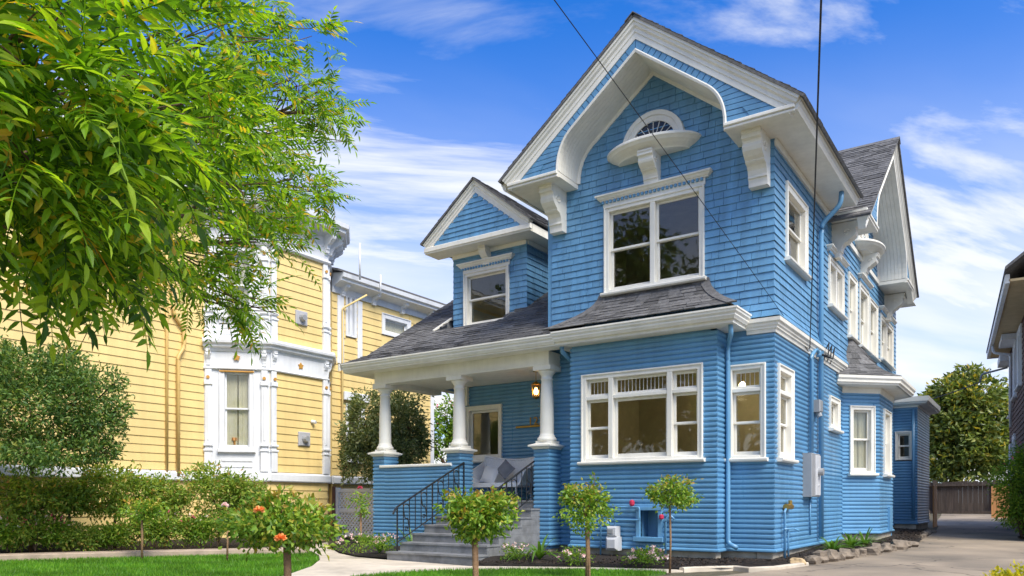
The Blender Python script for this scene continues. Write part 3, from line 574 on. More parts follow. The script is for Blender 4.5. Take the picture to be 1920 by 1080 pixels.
# ---- overhanging gable with arched opening (front and side share the builder)
def gable(F, uc, za, hw, sl, ah, sh, zsh, o, zr, first=None, capped=True):
    zt = za-sl*hw; ap = zsh+sl*sh
    rake = [F.p(uc-hw, zt, o), F.p(uc, za, o), F.p(uc+hw, zt, o)]
    m = MB(); m.sweep(rake, [(0,-.12),(0,.11),(-.045,.11),(-.05,.085),(-.10,.08),(-.13,.045),(-.185,.045),(-.19,.03),(-.285,.03),(-.285,-.12)], F.N); m.build('rake_moulding', 'white', H)
    cs = math.sqrt(1+sl*sl); off = .285*cs
    hr = (za-off-zr)/sl                               # half width of the panel at return level
    A = [(ah, zr-.10), (ah, zr)]
    for k in range(1, 9):
        t = k/8; zc = zsh-sl*(ah-sh)
        A.append((ah*(1-t)**2+2*ah*t*(1-t)+sh*t*t, zr*(1-t)**2+2*zc*t*(1-t)+zsh*t*t))
    # panel plate
    plate = MB()
    for s_ in (-1, 1):
        poly = [F.p(uc+s_*x, z, o-.06) for x, z in A[1:]]+[F.p(uc, ap, o-.06), F.p(uc, za-off, o-.06), F.p(uc+s_*hr, zr, o-.06)]
        plate.prism(poly, F.N*.06)
    plate.build('gable_panel', 'blue2', H)
    gs = Pieces('gable_shingle', 'blue2', H, 300)
    # straight part: perpendicular to the rake; curved part: fan
    nx, nz = -sl/cs, -1/cs                            # unit perpendicular pointing down-in
    for s_ in (-1, 1):
        k1 = max(4, int(sh*cs/.125)); P = []
        d_ = off/cs
        for k in range(k1+1):
            t = k/k1; ax, az = sh*t, ap-sl*sh*t
            bx = ax*1.0; bz = za-off-sl*bx
            # shift along the rake so the joint is perpendicular
            g_ = (bz-az)/cs*sl/cs; bx2 = ax+g_*1.0*(t > .0); P.append(((ax, az), (min(bx2, hr), za-off-sl*min(bx2, hr))))
        bx0 = P[-1][1][0]; cur = A[::-1][0:]          # from shoulder down to the spring
        n2 = 9
        for k in range(1, n2+1):
            t = k/n2; i = t*(len(A)-2); j = min(int(i), len(A)-3); f_ = i-j; q0, q1 = cur[j], cur[j+1]
            bx = bx0+(hr-bx0)*t; P.append(((q0[0]+(q1[0]-q0[0])*f_, q0[1]+(q1[1]-q0[1])*f_), (bx, za-off-sl*bx)))
        for (a0, b0), (a1, b1) in zip(P, P[1:]):
            L_ = math.hypot(b0[0]-a0[0], b0[1]-a0[1]); n = max(1, round(L_/.42))
            for r in range(n):
                f0, f1 = r/n, (r+1)/n; e = .04
                lp = lambda a, b, t: (a[0]+(b[0]-a[0])*t, a[1]+(b[1]-a[1])*t)
                q = [lp(a0,b0,f0), lp(a1,b1,f0), lp(a1,b1,f1), lp(a0,b0,f1)]
                cx_, cz_ = sum(p[0] for p in q)/4, sum(p[1] for p in q)/4
                w_ = max(.03, .5*(math.hypot(q[1][0]-q[0][0], q[1][1]-q[0][1])+math.hypot(q[2][0]-q[3][0], q[2][1]-q[3][1]))); e = .016/w_; m0_ = lp(q[0],q[1],.5); m1_ = lp(q[3],q[2],.5)
                q = [lp(q[0],m0_,e), lp(q[1],m0_,e), lp(q[2],m1_,e), lp(q[3],m1_,e)]
                th = random.uniform(.026, .036); tb = [th, th, .014, .014]
                mb = MB(); mb.add([F.p(uc+s_*x, z, o-.002) for x, z in q]+[F.p(uc+s_*x, z, o+tb[i]) for i, (x, z) in enumerate(q)], [(4,5,6,7),(0,1,5,4),(1,2,6,5),(2,3,7,6),(3,0,4,7)]); gs.add(mb, L_)
    gs.done()
    arch = [(uc-x, z) for x, z in A[1:]]+[(uc, ap)]+[(uc+x, z) for x, z in A[:0:-1]]
    ap3 = [F.p(x, z, 0) for x, z in arch]
    m = MB(); m.sweep(ap3, [(-.006,o-.06),(-.006,o+.035),(.03,o+.045),(.05,o+.03),(.05,o-.06)], F.N); m.build('arch_lip', 'white', H)
    for k in range(8):                               # boarded vault
        a_, b_ = o*k/8, o*(k+1)/8; m = MB(); m.sweep(ap3, [(0,a_+.002),(.03,a_+.002),(.03,b_-.002),(.0,b_-.002)], F.N); m.build('vault_board', 'white', H)
    m = MB(); m.sweep(ap3, [(-.055,.0),(-.055,.035),(.0,.05),(.0,0)], F.N); m.build('arch_trim', 'white', H)
    for s_ in (-1, 1):                               # boxed eave returns
        x0, x1 = sorted((uc+s_*ah, uc+s_*(hw-.09))); m = MB()
        F.box(m, x0+(.0 if s_ > 0 else 0), x1, zr-.10, zr-.012, .0, o-.02)
        F.bev(m, x0-.0, x1+.0, zr-.065, zr-.0, o-.02, o+.075, .012); F.bev(m, x0, x1, zr-.12, zr-.065, o-.02, o+.05, .012)
        m.build('eave_return', 'white', H)
gable(Fw, uc, 9.88, 2.93, .785, 1.655, 1.33, 8.24, .80, 7.50)
gable(Fs, GC, 10.30, 4.0, .785, 2.42, 1.95, 8.32, .74, 7.36)

# ---- main roof slabs
def slab(pts, th, name='roof', m='roof', parent=H):
    a = V(pts[1])-V(pts[0]); b = V(pts[2])-V(pts[0]); n = a.cross(b).normalized(); n = n if n.z > 0 else -n
    mb = MB(); mb.prism([V(p)-n*.0 for p in pts], n*th); return mb.build(name, m, parent)
cx = -2.265
slab([(cx,-.93,9.88),(cx-2.99,-.93,9.88-2.99*.785),(cx-2.99,14.3,9.88-2.99*.785),(cx,14.3,9.88)], .05)
slab([(cx,-.93,9.88),(cx+2.99,-.93,9.88-2.99*.785),(cx+2.99,GC-3.95,9.88-2.99*.785),(cx,GC-3.95,9.88)], .05); slab([(cx,GC-3.95,9.88),(cx+2.1,GC-3.95,9.88-2.1*.785),(cx+2.1,14.3,9.88-2.1*.785),(cx,14.3,9.88)], .05)
e4 = 10.30-.785*4.03
slab([(.90,GC,10.30),(.90,GC-4.03,e4),(-2.2,GC-4.03,e4),(-2.2,GC,10.30)], .05); slab([(.90,GC,10.30),(.90,GC+4.03,e4),(-2.2,GC+4.03,e4),(-2.2,GC,10.30)], .05)
rl = math.hypot(4.03, 4.03*.785); roof_tabs((-2.2,GC-4.03,e4+.055), (1,0,0), (0,1,.785), 3.1, rl, tabs)
roof_tabs((cx-2.99,-.93,9.88-2.99*.785+.055), (0,1,0), (1,0,.785), 4., 2.99*1.27, tabs); roof_tabs((cx+2.99,-.93,9.88-2.99*.785+.055), (0,1,0), (-1,0,.785), GC-3.0, 2.99*1.27, tabs)
m = MB(); m.sweep([(cx,-.95,9.915),(cx,14,9.915)], [(-.16,-.10),(0,.03),(.16,-.10),(.16,-.08),(0,.05),(-.16,-.08)], (0,0,1)); m.sweep([(.92,GC,10.33),(-2.2,GC,10.33)], [(-.16,-.10),(0,.03),(.16,-.10),(.16,-.08),(0,.05),(-.16,-.08)], (0,0,1)); m.build('ridge_cap', 'roof', H)
# ---- side eaves: soffit, fascia, gutter
gutp = [(0,-.006),(.055,.0),(.065,.02),(.085,.05),(.085,.075),(.115,.11),(.12,.15),(.135,.155),(.135,.185),(.115,.185),(.11,.165),(0,.165)]
m = MB(); m.box(0.001,.58,0.002,GC-4.0,7.41,7.43); m.build('soffit', 'white', H); m = MB(); m.box(0,.58,GC+3.7,14.2,7.37,7.39); m.build('soffit', 'white', H)
m = MB(); m.sweep([(.55,GC-3.98,7.405),(.55,-.84,7.405)], gutp, (0,0,1)); m.build('gutter', 'white', H)
m = MB(); m.sweep([(-5.17,-.8,7.405),(-5.17,14,7.405)], gutp, (0,0,1)); m.box(-5.15,-4.55,.002,14,7.41,7.43); m.build('gutter', 'white', H)
m = MB(); m.box(0,.06,0,14,7.28,7.40); m.build('frieze_board', 'white', H)
# ---- carved brackets
def bracket(F, u0, u1, zt, ht, dp, name='bracket', m='white', parent=H):
    w = u1-u0; pr = [(0,0),(1.0,0),(1.0,.055),(.96,.075),(.96,.125),(1.0,.14),(1.0,.17),(.90,.19),(.87,.24),(.90,.32),(.86,.40),(.74,.48),(.62,.53),(.64,.55),(.60,.575),(.48,.60),(.40,.68),(.36,.78),(.37,.80),(.37,.83),(.33,.84),(.31,.92),(.31,1.0),(0,1.0)]
    mb = MB(); mb.prism([F.p(u0, zt-z*ht, d*dp) for d, z in pr], F.U*w); o = mb.build(name, m, parent)
    for s_ in (u0-.012, u1):                           # scroll on each cheek
        sc = MB(); pts = [F.p(s_+.006, zt-.30*ht+.115*ht*(1-a/9)*math.sin(a), dp*.56+.115*ht*(1-a/9)*math.cos(a)) for a in [i*.45 for i in range(17)]]
        sc.tube(pts, .016*ht+.004, 6); sc.build('scroll', m, o)
    return o
bracket(Fw, .06, .36, 7.40, .84, .62); bracket(Fw, 4.17, 4.50, 7.40, .84, .62)
bracket(Fs, 4.55, 4.82, 7.24, .75, .58); bracket(Fs, 11.7, 12.0, 7.24, .75, .58)
# ---- half-round attic window with shelf, front and side
def attic(F, uc, zc, r, zs):
    c = MB(); n = 20; arc = [F.p(uc+math.cos(math.pi*(1-k/n))*r, zc+math.sin(math.pi*(1-k/n))*r*.98, 0) for k in range(n+1)]
    c.sweep(arc, [(-.19,0),(-.19,.05),(-.15,.06),(-.09,.06),(-.08,.085),(0,.09),(0.01,0)], F.N); F.bev(c, uc-r, uc+r, zc-.10, zc, 0, .06)
    o = c.build('attic_window', 'white', H)
    p = MB(); p.prism([F.p(uc+math.cos(math.pi*k/n)*(r-.18), zc+math.sin(math.pi*k/n)*(r-.18)*.98, .012) for k in range(n+1)], F.N*.01); p.build('pane', 'darkglass', o)
    mu = MB()
    for k in range(1, 10):
        a = math.pi*k/10; mu.tube([F.p(uc+math.cos(a)*.1, zc+math.sin(a)*.1, .03), F.p(uc+math.cos(a)*(r-.18), zc+math.sin(a)*(r-.18), .03)], .009, 5)
    mu.build('muntin', 'white', o)
    s_ = MB(); rings = []
    for sx, sz, dd in ((1.0,.0,1.0),(1.03,-.02,1.03),(1.03,-.055,1.03),(.99,-.075,.99),(.95,-.11,.94),(.88,-.15,.80),(.80,-.19,.62),(.78,-.21,.58)):
        rings.append([F.p(uc+math.cos(math.pi*k/24)*.93*sx, zs+sz, max(0, math.sin(math.pi*k/24))*.56*dd) for k in range(25)])
    s_.sheet(rings); s_.add(rings[0], [tuple(range(25))]); s_.add(rings[-1], [tuple(range(25))]); s_.build('shelf', 'white', o)
    bracket(F, uc-.15, uc+.15, zs-.20, .55, .44, parent=H)
M['darkglass'] = mat('dark_glass', (.012, .011, .010), .08, .2)
attic(Fw, uc, 7.88, .64, 7.84); attic(Fs, GC, 7.86, .62, 7.66)

# ---- bay roof and its eave
ys = []; NR = 9; rows = []
def bayp(t, s_):                                      # t: 0 top .. 1 gutter, s_: -1 left back, 0..1 along front, 2 right back
    o = t**1.7; z = 5.13-.74*t; xl, xr, y = -3.33-.80*o, -1.25+.80*o, -.88*o
    if s_ == -1: return V((xl, .0, z))
    if s_ == 2: return V((xr, .0, z))
    return V((xl+(xr-xl)*s_, y-.03, z))
for k in range(NR+1): t = k/NR; rows.append([bayp(t,-1)]+[bayp(t, i/6) for i in range(7)]+[bayp(t,2)])
m = MB(); m.sheet(rows); m.build('bay_roof', 'roof', H)
for k in range(NR):
    a, b = rows[NR-k], rows[NR-k-1]; L0 = (a[7]-a[1]).length; u = -random.uniform(0,.3)
    while u < 1:
        u1 = u+random.uniform(.18,.36)/L0; p, q = max(0,u+.003), min(1,u1); u = u1
        if q-p < .01: continue
        n = V((0,-.5,.6)); lo = a[1].lerp(a[7], p), a[1].lerp(a[7], q); hi = b[1].lerp(b[7], q), b[1].lerp(b[7], p); tt = random.choice([.012,.016,.026])
        tabs.add([lo[0],lo[1],hi[0],hi[1],lo[0]+n*tt,lo[1]+n*tt,hi[0]+n*.008,hi[1]+n*.008], [(4,5,6,7),(0,1,5,4),(1,2,6,5),(3,0,4,7)])
for i in (1, 7):
    for k in range(NR):
        a, b = rows[k][i], rows[k+1][i]; hc = MB(); n = V((-.3 if i == 1 else .3, -.4, .5)); sv = V((.085,0,0)); hc.prism([a-sv, b-sv*1.1, b+sv*1.1, a+sv], n*.045); hc.build('hip_cap', 'roof', H)
m = MB(); m.sweep([(-.48,-.06,4.15),(-.48,-.80,4.15),(-4.02,-.80,4.15)], gutp, (0,0,1)); m.build('gutter', 'white', H)
m = MB(); m.box(-4.1,-.46,-.80,.02,4.09,4.15); m.build('soffit', 'white', H)
# ---- porch: beam, ceiling, gutter, columns
m = MB(); m.box(-9.22,-4.36,-.45,-.20,3.80,4.09); m.box(-9.22,-8.97,-.20,1.75,3.80,4.09); m.box(-4.50,-4.36,-.20,.02,3.80,4.09)
m.sweep([(-4.36,.02,3.80),(-4.36,-.45,3.80),(-9.22,-.45,3.80),(-9.22,1.7,3.80)], [(-.01,0),(.02,0),(.03,.03),(-.01,.04)], (0,0,1)); m.build('porch_beam', 'white', H)
m = MB(); m.box(-8.98,-4.45,-.2,1.7,3.92,3.97); m.build('porch_ceiling', 'white', H)
m = MB(); m.box(-9.86,-4.0,-.82,-.44,4.085,4.12); m.build('soffit', 'white', H); m = MB(); m.box(-9.86,-9.2,-.44,4.5,4.085,4.12); m.build('soffit', 'white', H)
m = MB(); m.sweep([(-4.0,-.79,4.12),(-9.86,-.79,4.12)], gutp, (0,0,1)); m.build('gutter', 'white', H)
m = MB(); m.box(-8.16,-8.02,1.60,1.70,3.45,3.92); m.build('pilaster', 'white', H)
for x0, x1 in PX:
    cxx, cyy = (x0+x1)/2, (PY0+PY1)/2-.02
    hw, hd = (x1-x0)/2, (PY1-PY0)/2
    cm = MB(); cm.sweep([(cxx+hw-.1,cyy+hd-.1,2.10),(cxx+hw-.1,cyy-hd+.1,2.10),(cxx-hw+.1,cyy-hd+.1,2.10),(cxx-hw+.1,cyy+hd-.1,2.10)], [(-.05,0),(.13,0),(.15,.03),(.205,.055),(.205,.085),(.10,.12),(-.05,.13)], (0,0,1), True)
    cm.box(cxx-hw-.02,cxx+hw+.02,cyy-hd+.06,cyy+hd-.02,2.19,2.27)
    o = cm.build('column', 'white', H)
    s_ = MB(); s_.lathe(cxx, cyy, [(.19,2.27),(.20,2.29),(.20,2.325),(.18,2.345),(.165,2.36),(.165,2.385),(.148,2.40),(.143,2.43),(.142,2.7),(.135,3.1),(.12,3.42),(.113,3.52),(.128,3.53),(.128,3.555),(.113,3.565),(.113,3.60),(.13,3.63),(.165,3.67),(.18,3.69),(.18,3.715)], 28); s_.build('shaft', 'white', o, True)
    s_ = MB(); s_.box(cxx-.21,cxx+.21,cyy-.21,cyy+.21,3.715,3.80); s_.build('capital', 'white', o)
# porch floor
m = MB(); m.box(-9.1,-4.45,-.42,1.75,.95,1.045); m.build('porch_floor', 'step', H)
# porch roof with the sunken dormer well
zr_ = lambda y: 4.315+.385*(y+.86) if y < 0 else 4.645+.62*y
RX0, RX1, RYT = -9.92, -4.5, 4.4
for (x0, x1, y0, y1) in ((RX0,RX1,-.90,0),(RX0,-8.62,0,RYT),(-8.62,-6.55,0,1.05),(-6.55,RX1,0,RYT),(-8.62,-6.55,2.6,RYT)):
    slab([(x0,y0,zr_(y0)-.03),(x1,y0,zr_(y0)-.03),(x1,y1,zr_(y1)-.03),(x0,y1,zr_(y1)-.03)], .03)
slab([(RX0,RYT,zr_(RYT)-.03),(RX1,RYT,zr_(RYT)-.03),(RX1,9,zr_(RYT)-2.8),(RX0,9,zr_(RYT)-2.8)], .03)
well = lambda u, v: not (-8.62 < RX0+u < -6.55 and 1.0/1.177 < v < 2.2)
roof_tabs((RX0,-.90,zr_(-.90)), (1,0,0), (0,1,.385), 5.9, .96, tabs)
roof_tabs((RX0,0,zr_(0)), (1,0,0), (0,1,.62), RX1-RX0, RYT*1.177, tabs, lambda u, v: not (-8.62 < RX0+u < -6.55 and 1.05*1.177-.08 < v < 3.0))
slab([(-8.62,1.02,zr_(1.05)-.02),(-6.55,1.02,zr_(1.05)-.02),(-6.55,1.75,zr_(1.05)+.05),(-8.62,1.75,zr_(1.05)+.05)], .02)
m = MB(); m.prism([(-8.64,.98,zr_(1.05)-.02),(-8.64,1.75,zr_(1.05)+.03),(-8.64,1.75,zr_(1.75))], (.03,0,0)); m.build('dormer_cheek', 'step', H); m = MB(); m.prism([(-6.56,.98,zr_(1.05)-.02),(-6.56,1.75,zr_(1.05)+.03),(-6.56,1.75,zr_(1.75))], (.03,0,0)); m.build('dormer_cheek', 'step', H)
m = MB(); m.prism([(-8.64,1.0,zr_(1.0)-.0),(-8.64,1.72,zr_(1.72)),(-8.64,1.72,zr_(1.72)+.05),(-8.64,1.0,zr_(1.0)+.05)], (.05,0,0)); m.build('flashing', 'white', H)
m = MB(); m.sweep([(RX0,-.93,zr_(-.9)-.06),(RX0,0,zr_(0)-.06)], [(-.02,-.1),(.03,-.1),(.03,.06),(-.02,.06)], (0,0,1)); m.prism([(RX0-.02,0,zr_(0)-.16),(RX0-.02,RYT,zr_(RYT)-.16),(RX0-.02,RYT,zr_(RYT)+.0),(RX0-.02,0,zr_(0)+.0)], (.03,0,0)); m.build('rake_board', 'white', H)
back.prism([(-9.2,-.2,4.0),(-9.2,RYT,4.0),(-9.2,RYT,zr_(RYT)-.05),(-9.2,0,4.6)], (.05,0,0))
# ---- dormer
YD = 1.66; Fd = Frame((-8.5,YD,0), (1,0,0), (0,-1,0)); Fds = Frame((-6.27,YD,0), (0,1,0), (1,0,0))
hD = [win(Fd, .36, 1.74, 5.42, 6.78, head=True)]
shingles(Fd, 5.26, 7.28, .134, lambda z: (0, 2.23), hD, shg, 2, 0, 1); backing(Fd, 0, 2.23, 5.1, 7.3, hD, back)
shingles(Fds, 5.5, 7.28, .134, lambda z: (0, 2.0), [], shg, 1.1, 1, 0); backing(Fds, 0, 2.6, 5.4, 7.3, [], back); back.box(-8.5,-8.4,YD,YD+2.6,5.3,7.3)
do = .50; ucd = 1.08; zad = 8.80; hwd = 1.61; sld = .79; zrd = 7.45; rov = -8.5+ucd+hwd+6.27
rake = [Fd.p(ucd-hwd, zad-sld*hwd, do), Fd.p(ucd, zad, do), Fd.p(ucd+hwd, zad-sld*hwd, do)]
m = MB(); m.sweep(rake, [(0,-.08),(0,.09),(-.035,.09),(-.04,.07),(-.08,.065),(-.10,.035),(-.15,.03),(-.15,.02),(-.22,.02),(-.22,-.08)], Fd.N); m.build('rake_moulding', 'white', H)
offd = .22*math.sqrt(1+sld**2)
shingles(Frame(Fd.p(0,0,do), Fd.U, Fd.N), zrd, zad-offd, .125, lambda z: (ucd-(zad-offd-z)/sld, ucd+(zad-offd-z)/sld), [], shg, 2.5, 0, 0, None, .2, .6)
m = MB(); Fd.box(m, ucd-hwd+.03, ucd+hwd-.03, 7.29, 7.355, 0, do-.035); Fd.bev(m, ucd-hwd, ucd+hwd, 7.33, zrd, do-.03, do+.05, .012); Fd.bev(m, ucd-hwd+.02, ucd+hwd-.02, 7.29, 7.34, do-.03, do+.025, .01)
m.prism([Fd.p(ucd-hwd+.15,zrd-.02,do-.03), Fd.p(ucd+hwd-.15,zrd-.02,do-.03), Fd.p(ucd,zad-.1,do-.03)], Fd.N*.03)
Fd.bev(m, -.01, 2.24, 7.19, 7.29, 0, .05); Fds.box(m, 0.01, 2.2, 7.19, 7.29, 0, .05); Fds.box(m, 0, 2.2, 7.295, 7.33, .001, rov-.02); m.build('dormer_eave', 'white', H)
m = MB(); m.box(-6.27+rov-.05,-6.27+rov-.01,YD-do+.06,YD+2.2,7.285,7.47); m.build('fascia', 'white', H)
for s_ in (-1, 1):
    x = -8.5+ucd; slab([(x,YD-do-.13,zad),(x+s_*(hwd+.03),YD-do-.13,zad-sld*(hwd+.03)),(x+s_*(hwd+.03),YD+4.2,zad-sld*(hwd+.03)),(x,YD+4.2,zad)], .045)
    roof_tabs((x+s_*(hwd+.03),YD-do-.13,zad-sld*(hwd+.03)+.05), (0,1,0), (-s_,0,sld), 3.2, (hwd+.03)*1.28, tabs)
bracket(Fd, ucd-.09, ucd+.11, 7.30, .42, .30)

# ---- side bay roof and eave
ex = .42; m = MB()
def offp(o, z): k = o*math.tan(math.pi/8); return [V((0,5.65-o*1.414,z)), V((.70+o,6.35-k,z)), V((.70+o,8.35+k,z)), V((0,9.05+o*1.414,z))]
E_ = offp(ex, 3.74); m.sweep(E_[::-1], [(-.02,0),(.03,0),(.045,.03),(.075,.05),(.08,.10),(.11,.14),(.115,.20),(-.02,.20)], (0,0,1)); m.build('gutter', 'white', H)
m = MB(); m.prism(E_, (0,0,.03)); m.sweep([p for p in offp(.0, 3.60)[::-1]], [(0,0),(.03,0),(.05,.10),(.05,.14),(0,.14)], (0,0,1)); m.build('soffit', 'white', H)
T_ = [V((0,6.5,5.02)), V((.05,6.6,5.02)), V((.05,8.1,5.02)), V((0,8.2,5.02))]; G_ = offp(ex+.08, 3.95)
m = MB(); rws = [[g_.lerp(t_, f_) + V((0,0,-.18*math.sin(math.pi*f_))) for g_, t_ in zip(G_, T_)] for f_ in [i/8 for i in range(9)]]; m.sheet(rws); m.build('bay_roof', 'roof', H)
for k in range(8):
    for j in range(3):
        a, b = rws[k], rws[k+1]; u = -random.random()*.2; L0 = (a[j+1]-a[j]).length; n = V((.5,-.3,.7)) if j == 0 else V((.6,0,.7))
        while u < 1:
            u1 = u+random.uniform(.18,.34)/max(.3,L0); p, q = max(0,u+.003), min(1,u1); u = u1
            if q-p < .01: continue
            tt = random.choice([.012,.02]); lo = a[j].lerp(a[j+1],p), a[j].lerp(a[j+1],q); hi = b[j].lerp(b[j+1],q), b[j].lerp(b[j+1],p)
            tabs.add([lo[0],lo[1],hi[0],hi[1],lo[0]+n*tt,lo[1]+n*tt,hi[0]+n*.006,hi[1]+n*.006], [(4,5,6,7),(0,1,5,4)])
# rear projection cornice
m = MB(); m.sweep([(.68,16.7,4.02),(.68,13.5,4.02),(0,13.5,4.02)], [(-.05,0),(.04,0),(.06,.05),(.30,.09),(.31,.12),(.36,.15),(.37,.30),(-.05,.32)], (0,0,1)); m.box(0,.9,13.3,16.6,4.30,4.33); m.build('cornice', 'white', H)
# ---- downspouts
def pipe(name, pts, r, m='blue', parent=H, seg=10):
    mb = MB(); P = [V(p) for p in pts]; q = [P[0]]
    for i in range(1, len(P)-1):
        a, b, c = P[i-1], P[i], P[i+1]; l = min(r*2.2, (a-b).length*.4, (c-b).length*.4)
        for t in (0, .25, .5, .75, 1): p0 = b+(a-b).normalized()*l; p1 = b+(c-b).normalized()*l; q.append(p0*(1-t)**2+b*2*t*(1-t)+p1*t*t)
    q.append(P[-1]); mb.tube(q, r, seg); return mb.build(name, m, parent, True)
pipe('downspout', [(-.56,-.62,4.12),(-.56,-.60,3.92),(-.78,-.12,3.82),(-.78,-.10,3.55),(-.78,-.10,.27),(-.60,-.16,.20)], .042)
pipe('downspout', [(.50,3.15,7.42),(.48,3.15,7.15),(.10,3.15,6.80),(.10,3.15,6.5),(.10,3.15,.25)], .05)
pipe('downspout', [(-3.95,-.62,4.12),(-3.95,-.62,4.0),(-3.90,-.10,3.78),(-3.86,.0,3.75)], .045)
pipe('downspout', [(.60,13.40,3.95),(.60,13.40,.5)], .045)
pipe('conduit', [(.09,2.95,4.10),(.10,2.7,4.14),(.09,2.36,3.95),(.09,2.36,2.0)], .04)
pipe('conduit', [(.05,2.42,1.15),(.05,2.42,.35)], .018); 
# service drop fittings, boxes and pipes on the side wall
wh = MB(); wh.lathe(.09, 2.95, [(.05,4.02),(.065,4.05),(.065,4.12),(.03,4.17)], 10); wh.build('weatherhead', 'blue', H)
for k in range(3): pipe('service_loop', [(.12,2.98+.1*k,4.08),(.25,3.1+.22*k,4.05),(.22,3.3+.28*k,4.35),(.14,3.45+.32*k,4.28),(.08,3.5+.3*k,4.05)], .013, 'cable', seg=6)
Fs_ = Fs
mb = MB(); Fs.bev(mb, 1.93, 2.62, 1.12, 1.98, .02, .20, .012); bx_ = mb.build('meter_box', 'metal', H)
mb = MB(); Fs.bev(mb, 2.20, 2.60, 1.15, 1.95, .20, .215, .006); mb.build('door', 'metalw', bx_); mb = MB(); mb.tube([Fs.p(2.42,1.62,.215), Fs.p(2.42,1.62,.31)], .075, 14); mb.build('dial', 'metal', bx_)
mb = MB(); mb.tube([Fs.p(2.42,1.35,.21), Fs.p(2.42,1.35,.235)], .02, 8); mb.build('latch', 'metalw', bx_)
mb = MB(); Fs.bev(mb, 2.55, 2.95, 2.70, 3.15, .03, .06); o = mb.build('light_fixture', 'blue', H); mb = MB(); Fs.bev(mb, 2.62, 2.88, 2.85, 3.1, .06, .2, .02); mb.tube([Fs.p(2.75,2.87,.12), Fs.p(2.75,2.76,.16)], .06, 10); mb.build('housing', 'metal', o)
pipe('water_pipe', [(.08,.42,-.05),(.08,.42,.86),(.08,.62,.92)], .022); pipe('water_pipe', [(.08,.66,-.05),(.08,.66,.5),(.08,.5,.54)], .018); pipe('water_pipe', [(.10,.34,.53),(.10,.95,.53),(.18,1.02,.48)], .016)
mb = MB(); mb.tube([(.08,.50,.93),(.08,.86,.93)], .055, 10); mb.tube([(.10,.72,.95),(.10,.72,1.05)], .035, 8); mb.build('valve', 'brass', H)
mb = MB(); Fb.bev(mb, .86, 1.12, .10, .36, .06, .26, .05); Fb.bev(mb, .88, 1.10, .36, .56, .08, .24, .03); gm = mb.build('gas_meter', 'metalw', H); mb = MB(); Fb.bev(mb, .91, 1.03, .42, .51, .24, .255, .005); mb.build('dial', 'metal', gm)
pipe('gas_pipe', [(-2.78,-.62,.56),(-2.78,-.62,.68),(-2.28,-.62,.68),(-2.28,-.62,.92),(-2.60,-.60,.92),(-2.86,-.6,.92)], .018); pipe('gas_pipe', [(-2.90,-.62,.56),(-2.95,-.62,.66),(-3.1,-.6,.62),(-3.1,-.6,-.05)], .018); pipe('gas_pipe', [(-1.78,-.58,.0),(-1.78,-.58,.7),(-1.70,-.56,.78),(-1.62,-.55,.70)], .02)
mb = MB(); mb.lathe(-2.44,-.60,[(.03,.94),(.05,.97),(.05,1.03),(.02,1.06)],10); mb.build('valve_cap', 'red', H); mb = MB(); mb.lathe(-1.85,-.60,[(.03,.70),(.045,.72),(.045,.77),(.02,.79)],10); mb.build('valve_cap', 'red', H)
mb = MB(); Fs.box(mb, 7.5, 7.9, .3, .9, .72, .78); mb.build('access_panel', 'blue', H)
# ---- street number on the porch wall (the column hides what follows)
mb = MB(); Fp.bev(mb, 1.62, 2.55, 2.80, 2.85, .035, .06, .008); np_ = mb.build('number_plaque', 'brass', H)
for k, ch in enumerate('122'):
    cu = bpy.data.curves.new('digit', 'FONT'); cu.body = ch; cu.size = .26; cu.extrude = .01; t_ = bpy.data.objects.new('digit', cu); COL.objects.link(t_); p_ = Fp.p(1.98+k*.15, 2.86, .05)
    dg = bpy.context.evaluated_depsgraph_get(); me = bpy.data.meshes.new_from_object(t_.evaluated_get(dg)); bpy.data.objects.remove(t_); me.materials.append(M['brass'])
    d_ = bpy.data.objects.new('digit', me); COL.objects.link(d_); d_.parent = np_; d_.location = p_; d_.rotation_euler = (R(90), 0, 0)
# ---- rooms behind the windows
def room(x0, x1, y0, y1, z0, z1, open_=''):
    for nm, b in (('f',(x0,x1,y0,y1,z0-.05,z0)),('c',(x0,x1,y0,y1,z1,z1+.05)),('b',(x0,x1,y1,y1+.05,z0,z1)),('l',(x0-.05,x0,y0,y1,z0,z1)),('r',(x1,x1+.05,y0,y1,z0,z1))):
        if nm not in open_: q_ = MB(); q_.box(*b); q_.build('room_floor' if nm == 'f' else 'room_ceiling' if nm == 'c' else 'room_wall', 'floorwood' if nm == 'f' else 'room', H)
room(-3.68,-.98,-.36,.0,1.0,3.98,'bfc'); room(-4.25,-.12,.13,3.6,1.0,3.98,'r')
room(-8.05,-4.6,1.85,4.6,1.0,3.98); room(-4.4,-.12,.12,3.2,4.5,7.2,'r'); room(-8.35,-6.4,1.8,3.6,5.0,7.15)
room(-2.2,-.12,3.7,13.3,1.0,3.98,'r'); room(-2.2,-.12,3.3,13.6,4.5,7.2,'r'); room(.05,.6,13.65,15.5,1.0,3.9,'')
m = MB(); m.box(.0,.6,6.6,8.1,.9,.95); m.build('room_floor', 'floorwood', H)
back.build('wall', 'blue', H); tabs.build('roof_shingle', 'roof', H, kind='stuff')
sid.done(); shg.done()
# ---- steps
ST = thing('porch_steps', (-5.6,-2.7,-.12), 'grey painted steps rising to the porch of the blue house', 'steps')
nst = 7; run = .372; rise = (1.045+.13)/nst
for k in range(nst):
    y0 = -2.66+run*k; z1 = -.12+rise*(k+1); mb = MB(); mb.box(-6.72,-4.56,y0,-.40,-.25 if k == 0 else z1-rise+.001,z1-.035); mb.box(-6.735,-4.545,y0-.025,-.40 if k == nst-1 else y0+run+.03,z1-.035,z1); mb.box(-6.72,-4.56,y0+run+.03,-.40,z1-.0345,z1-.001) if k < nst-1 else None; mb.build('step', 'step', ST)
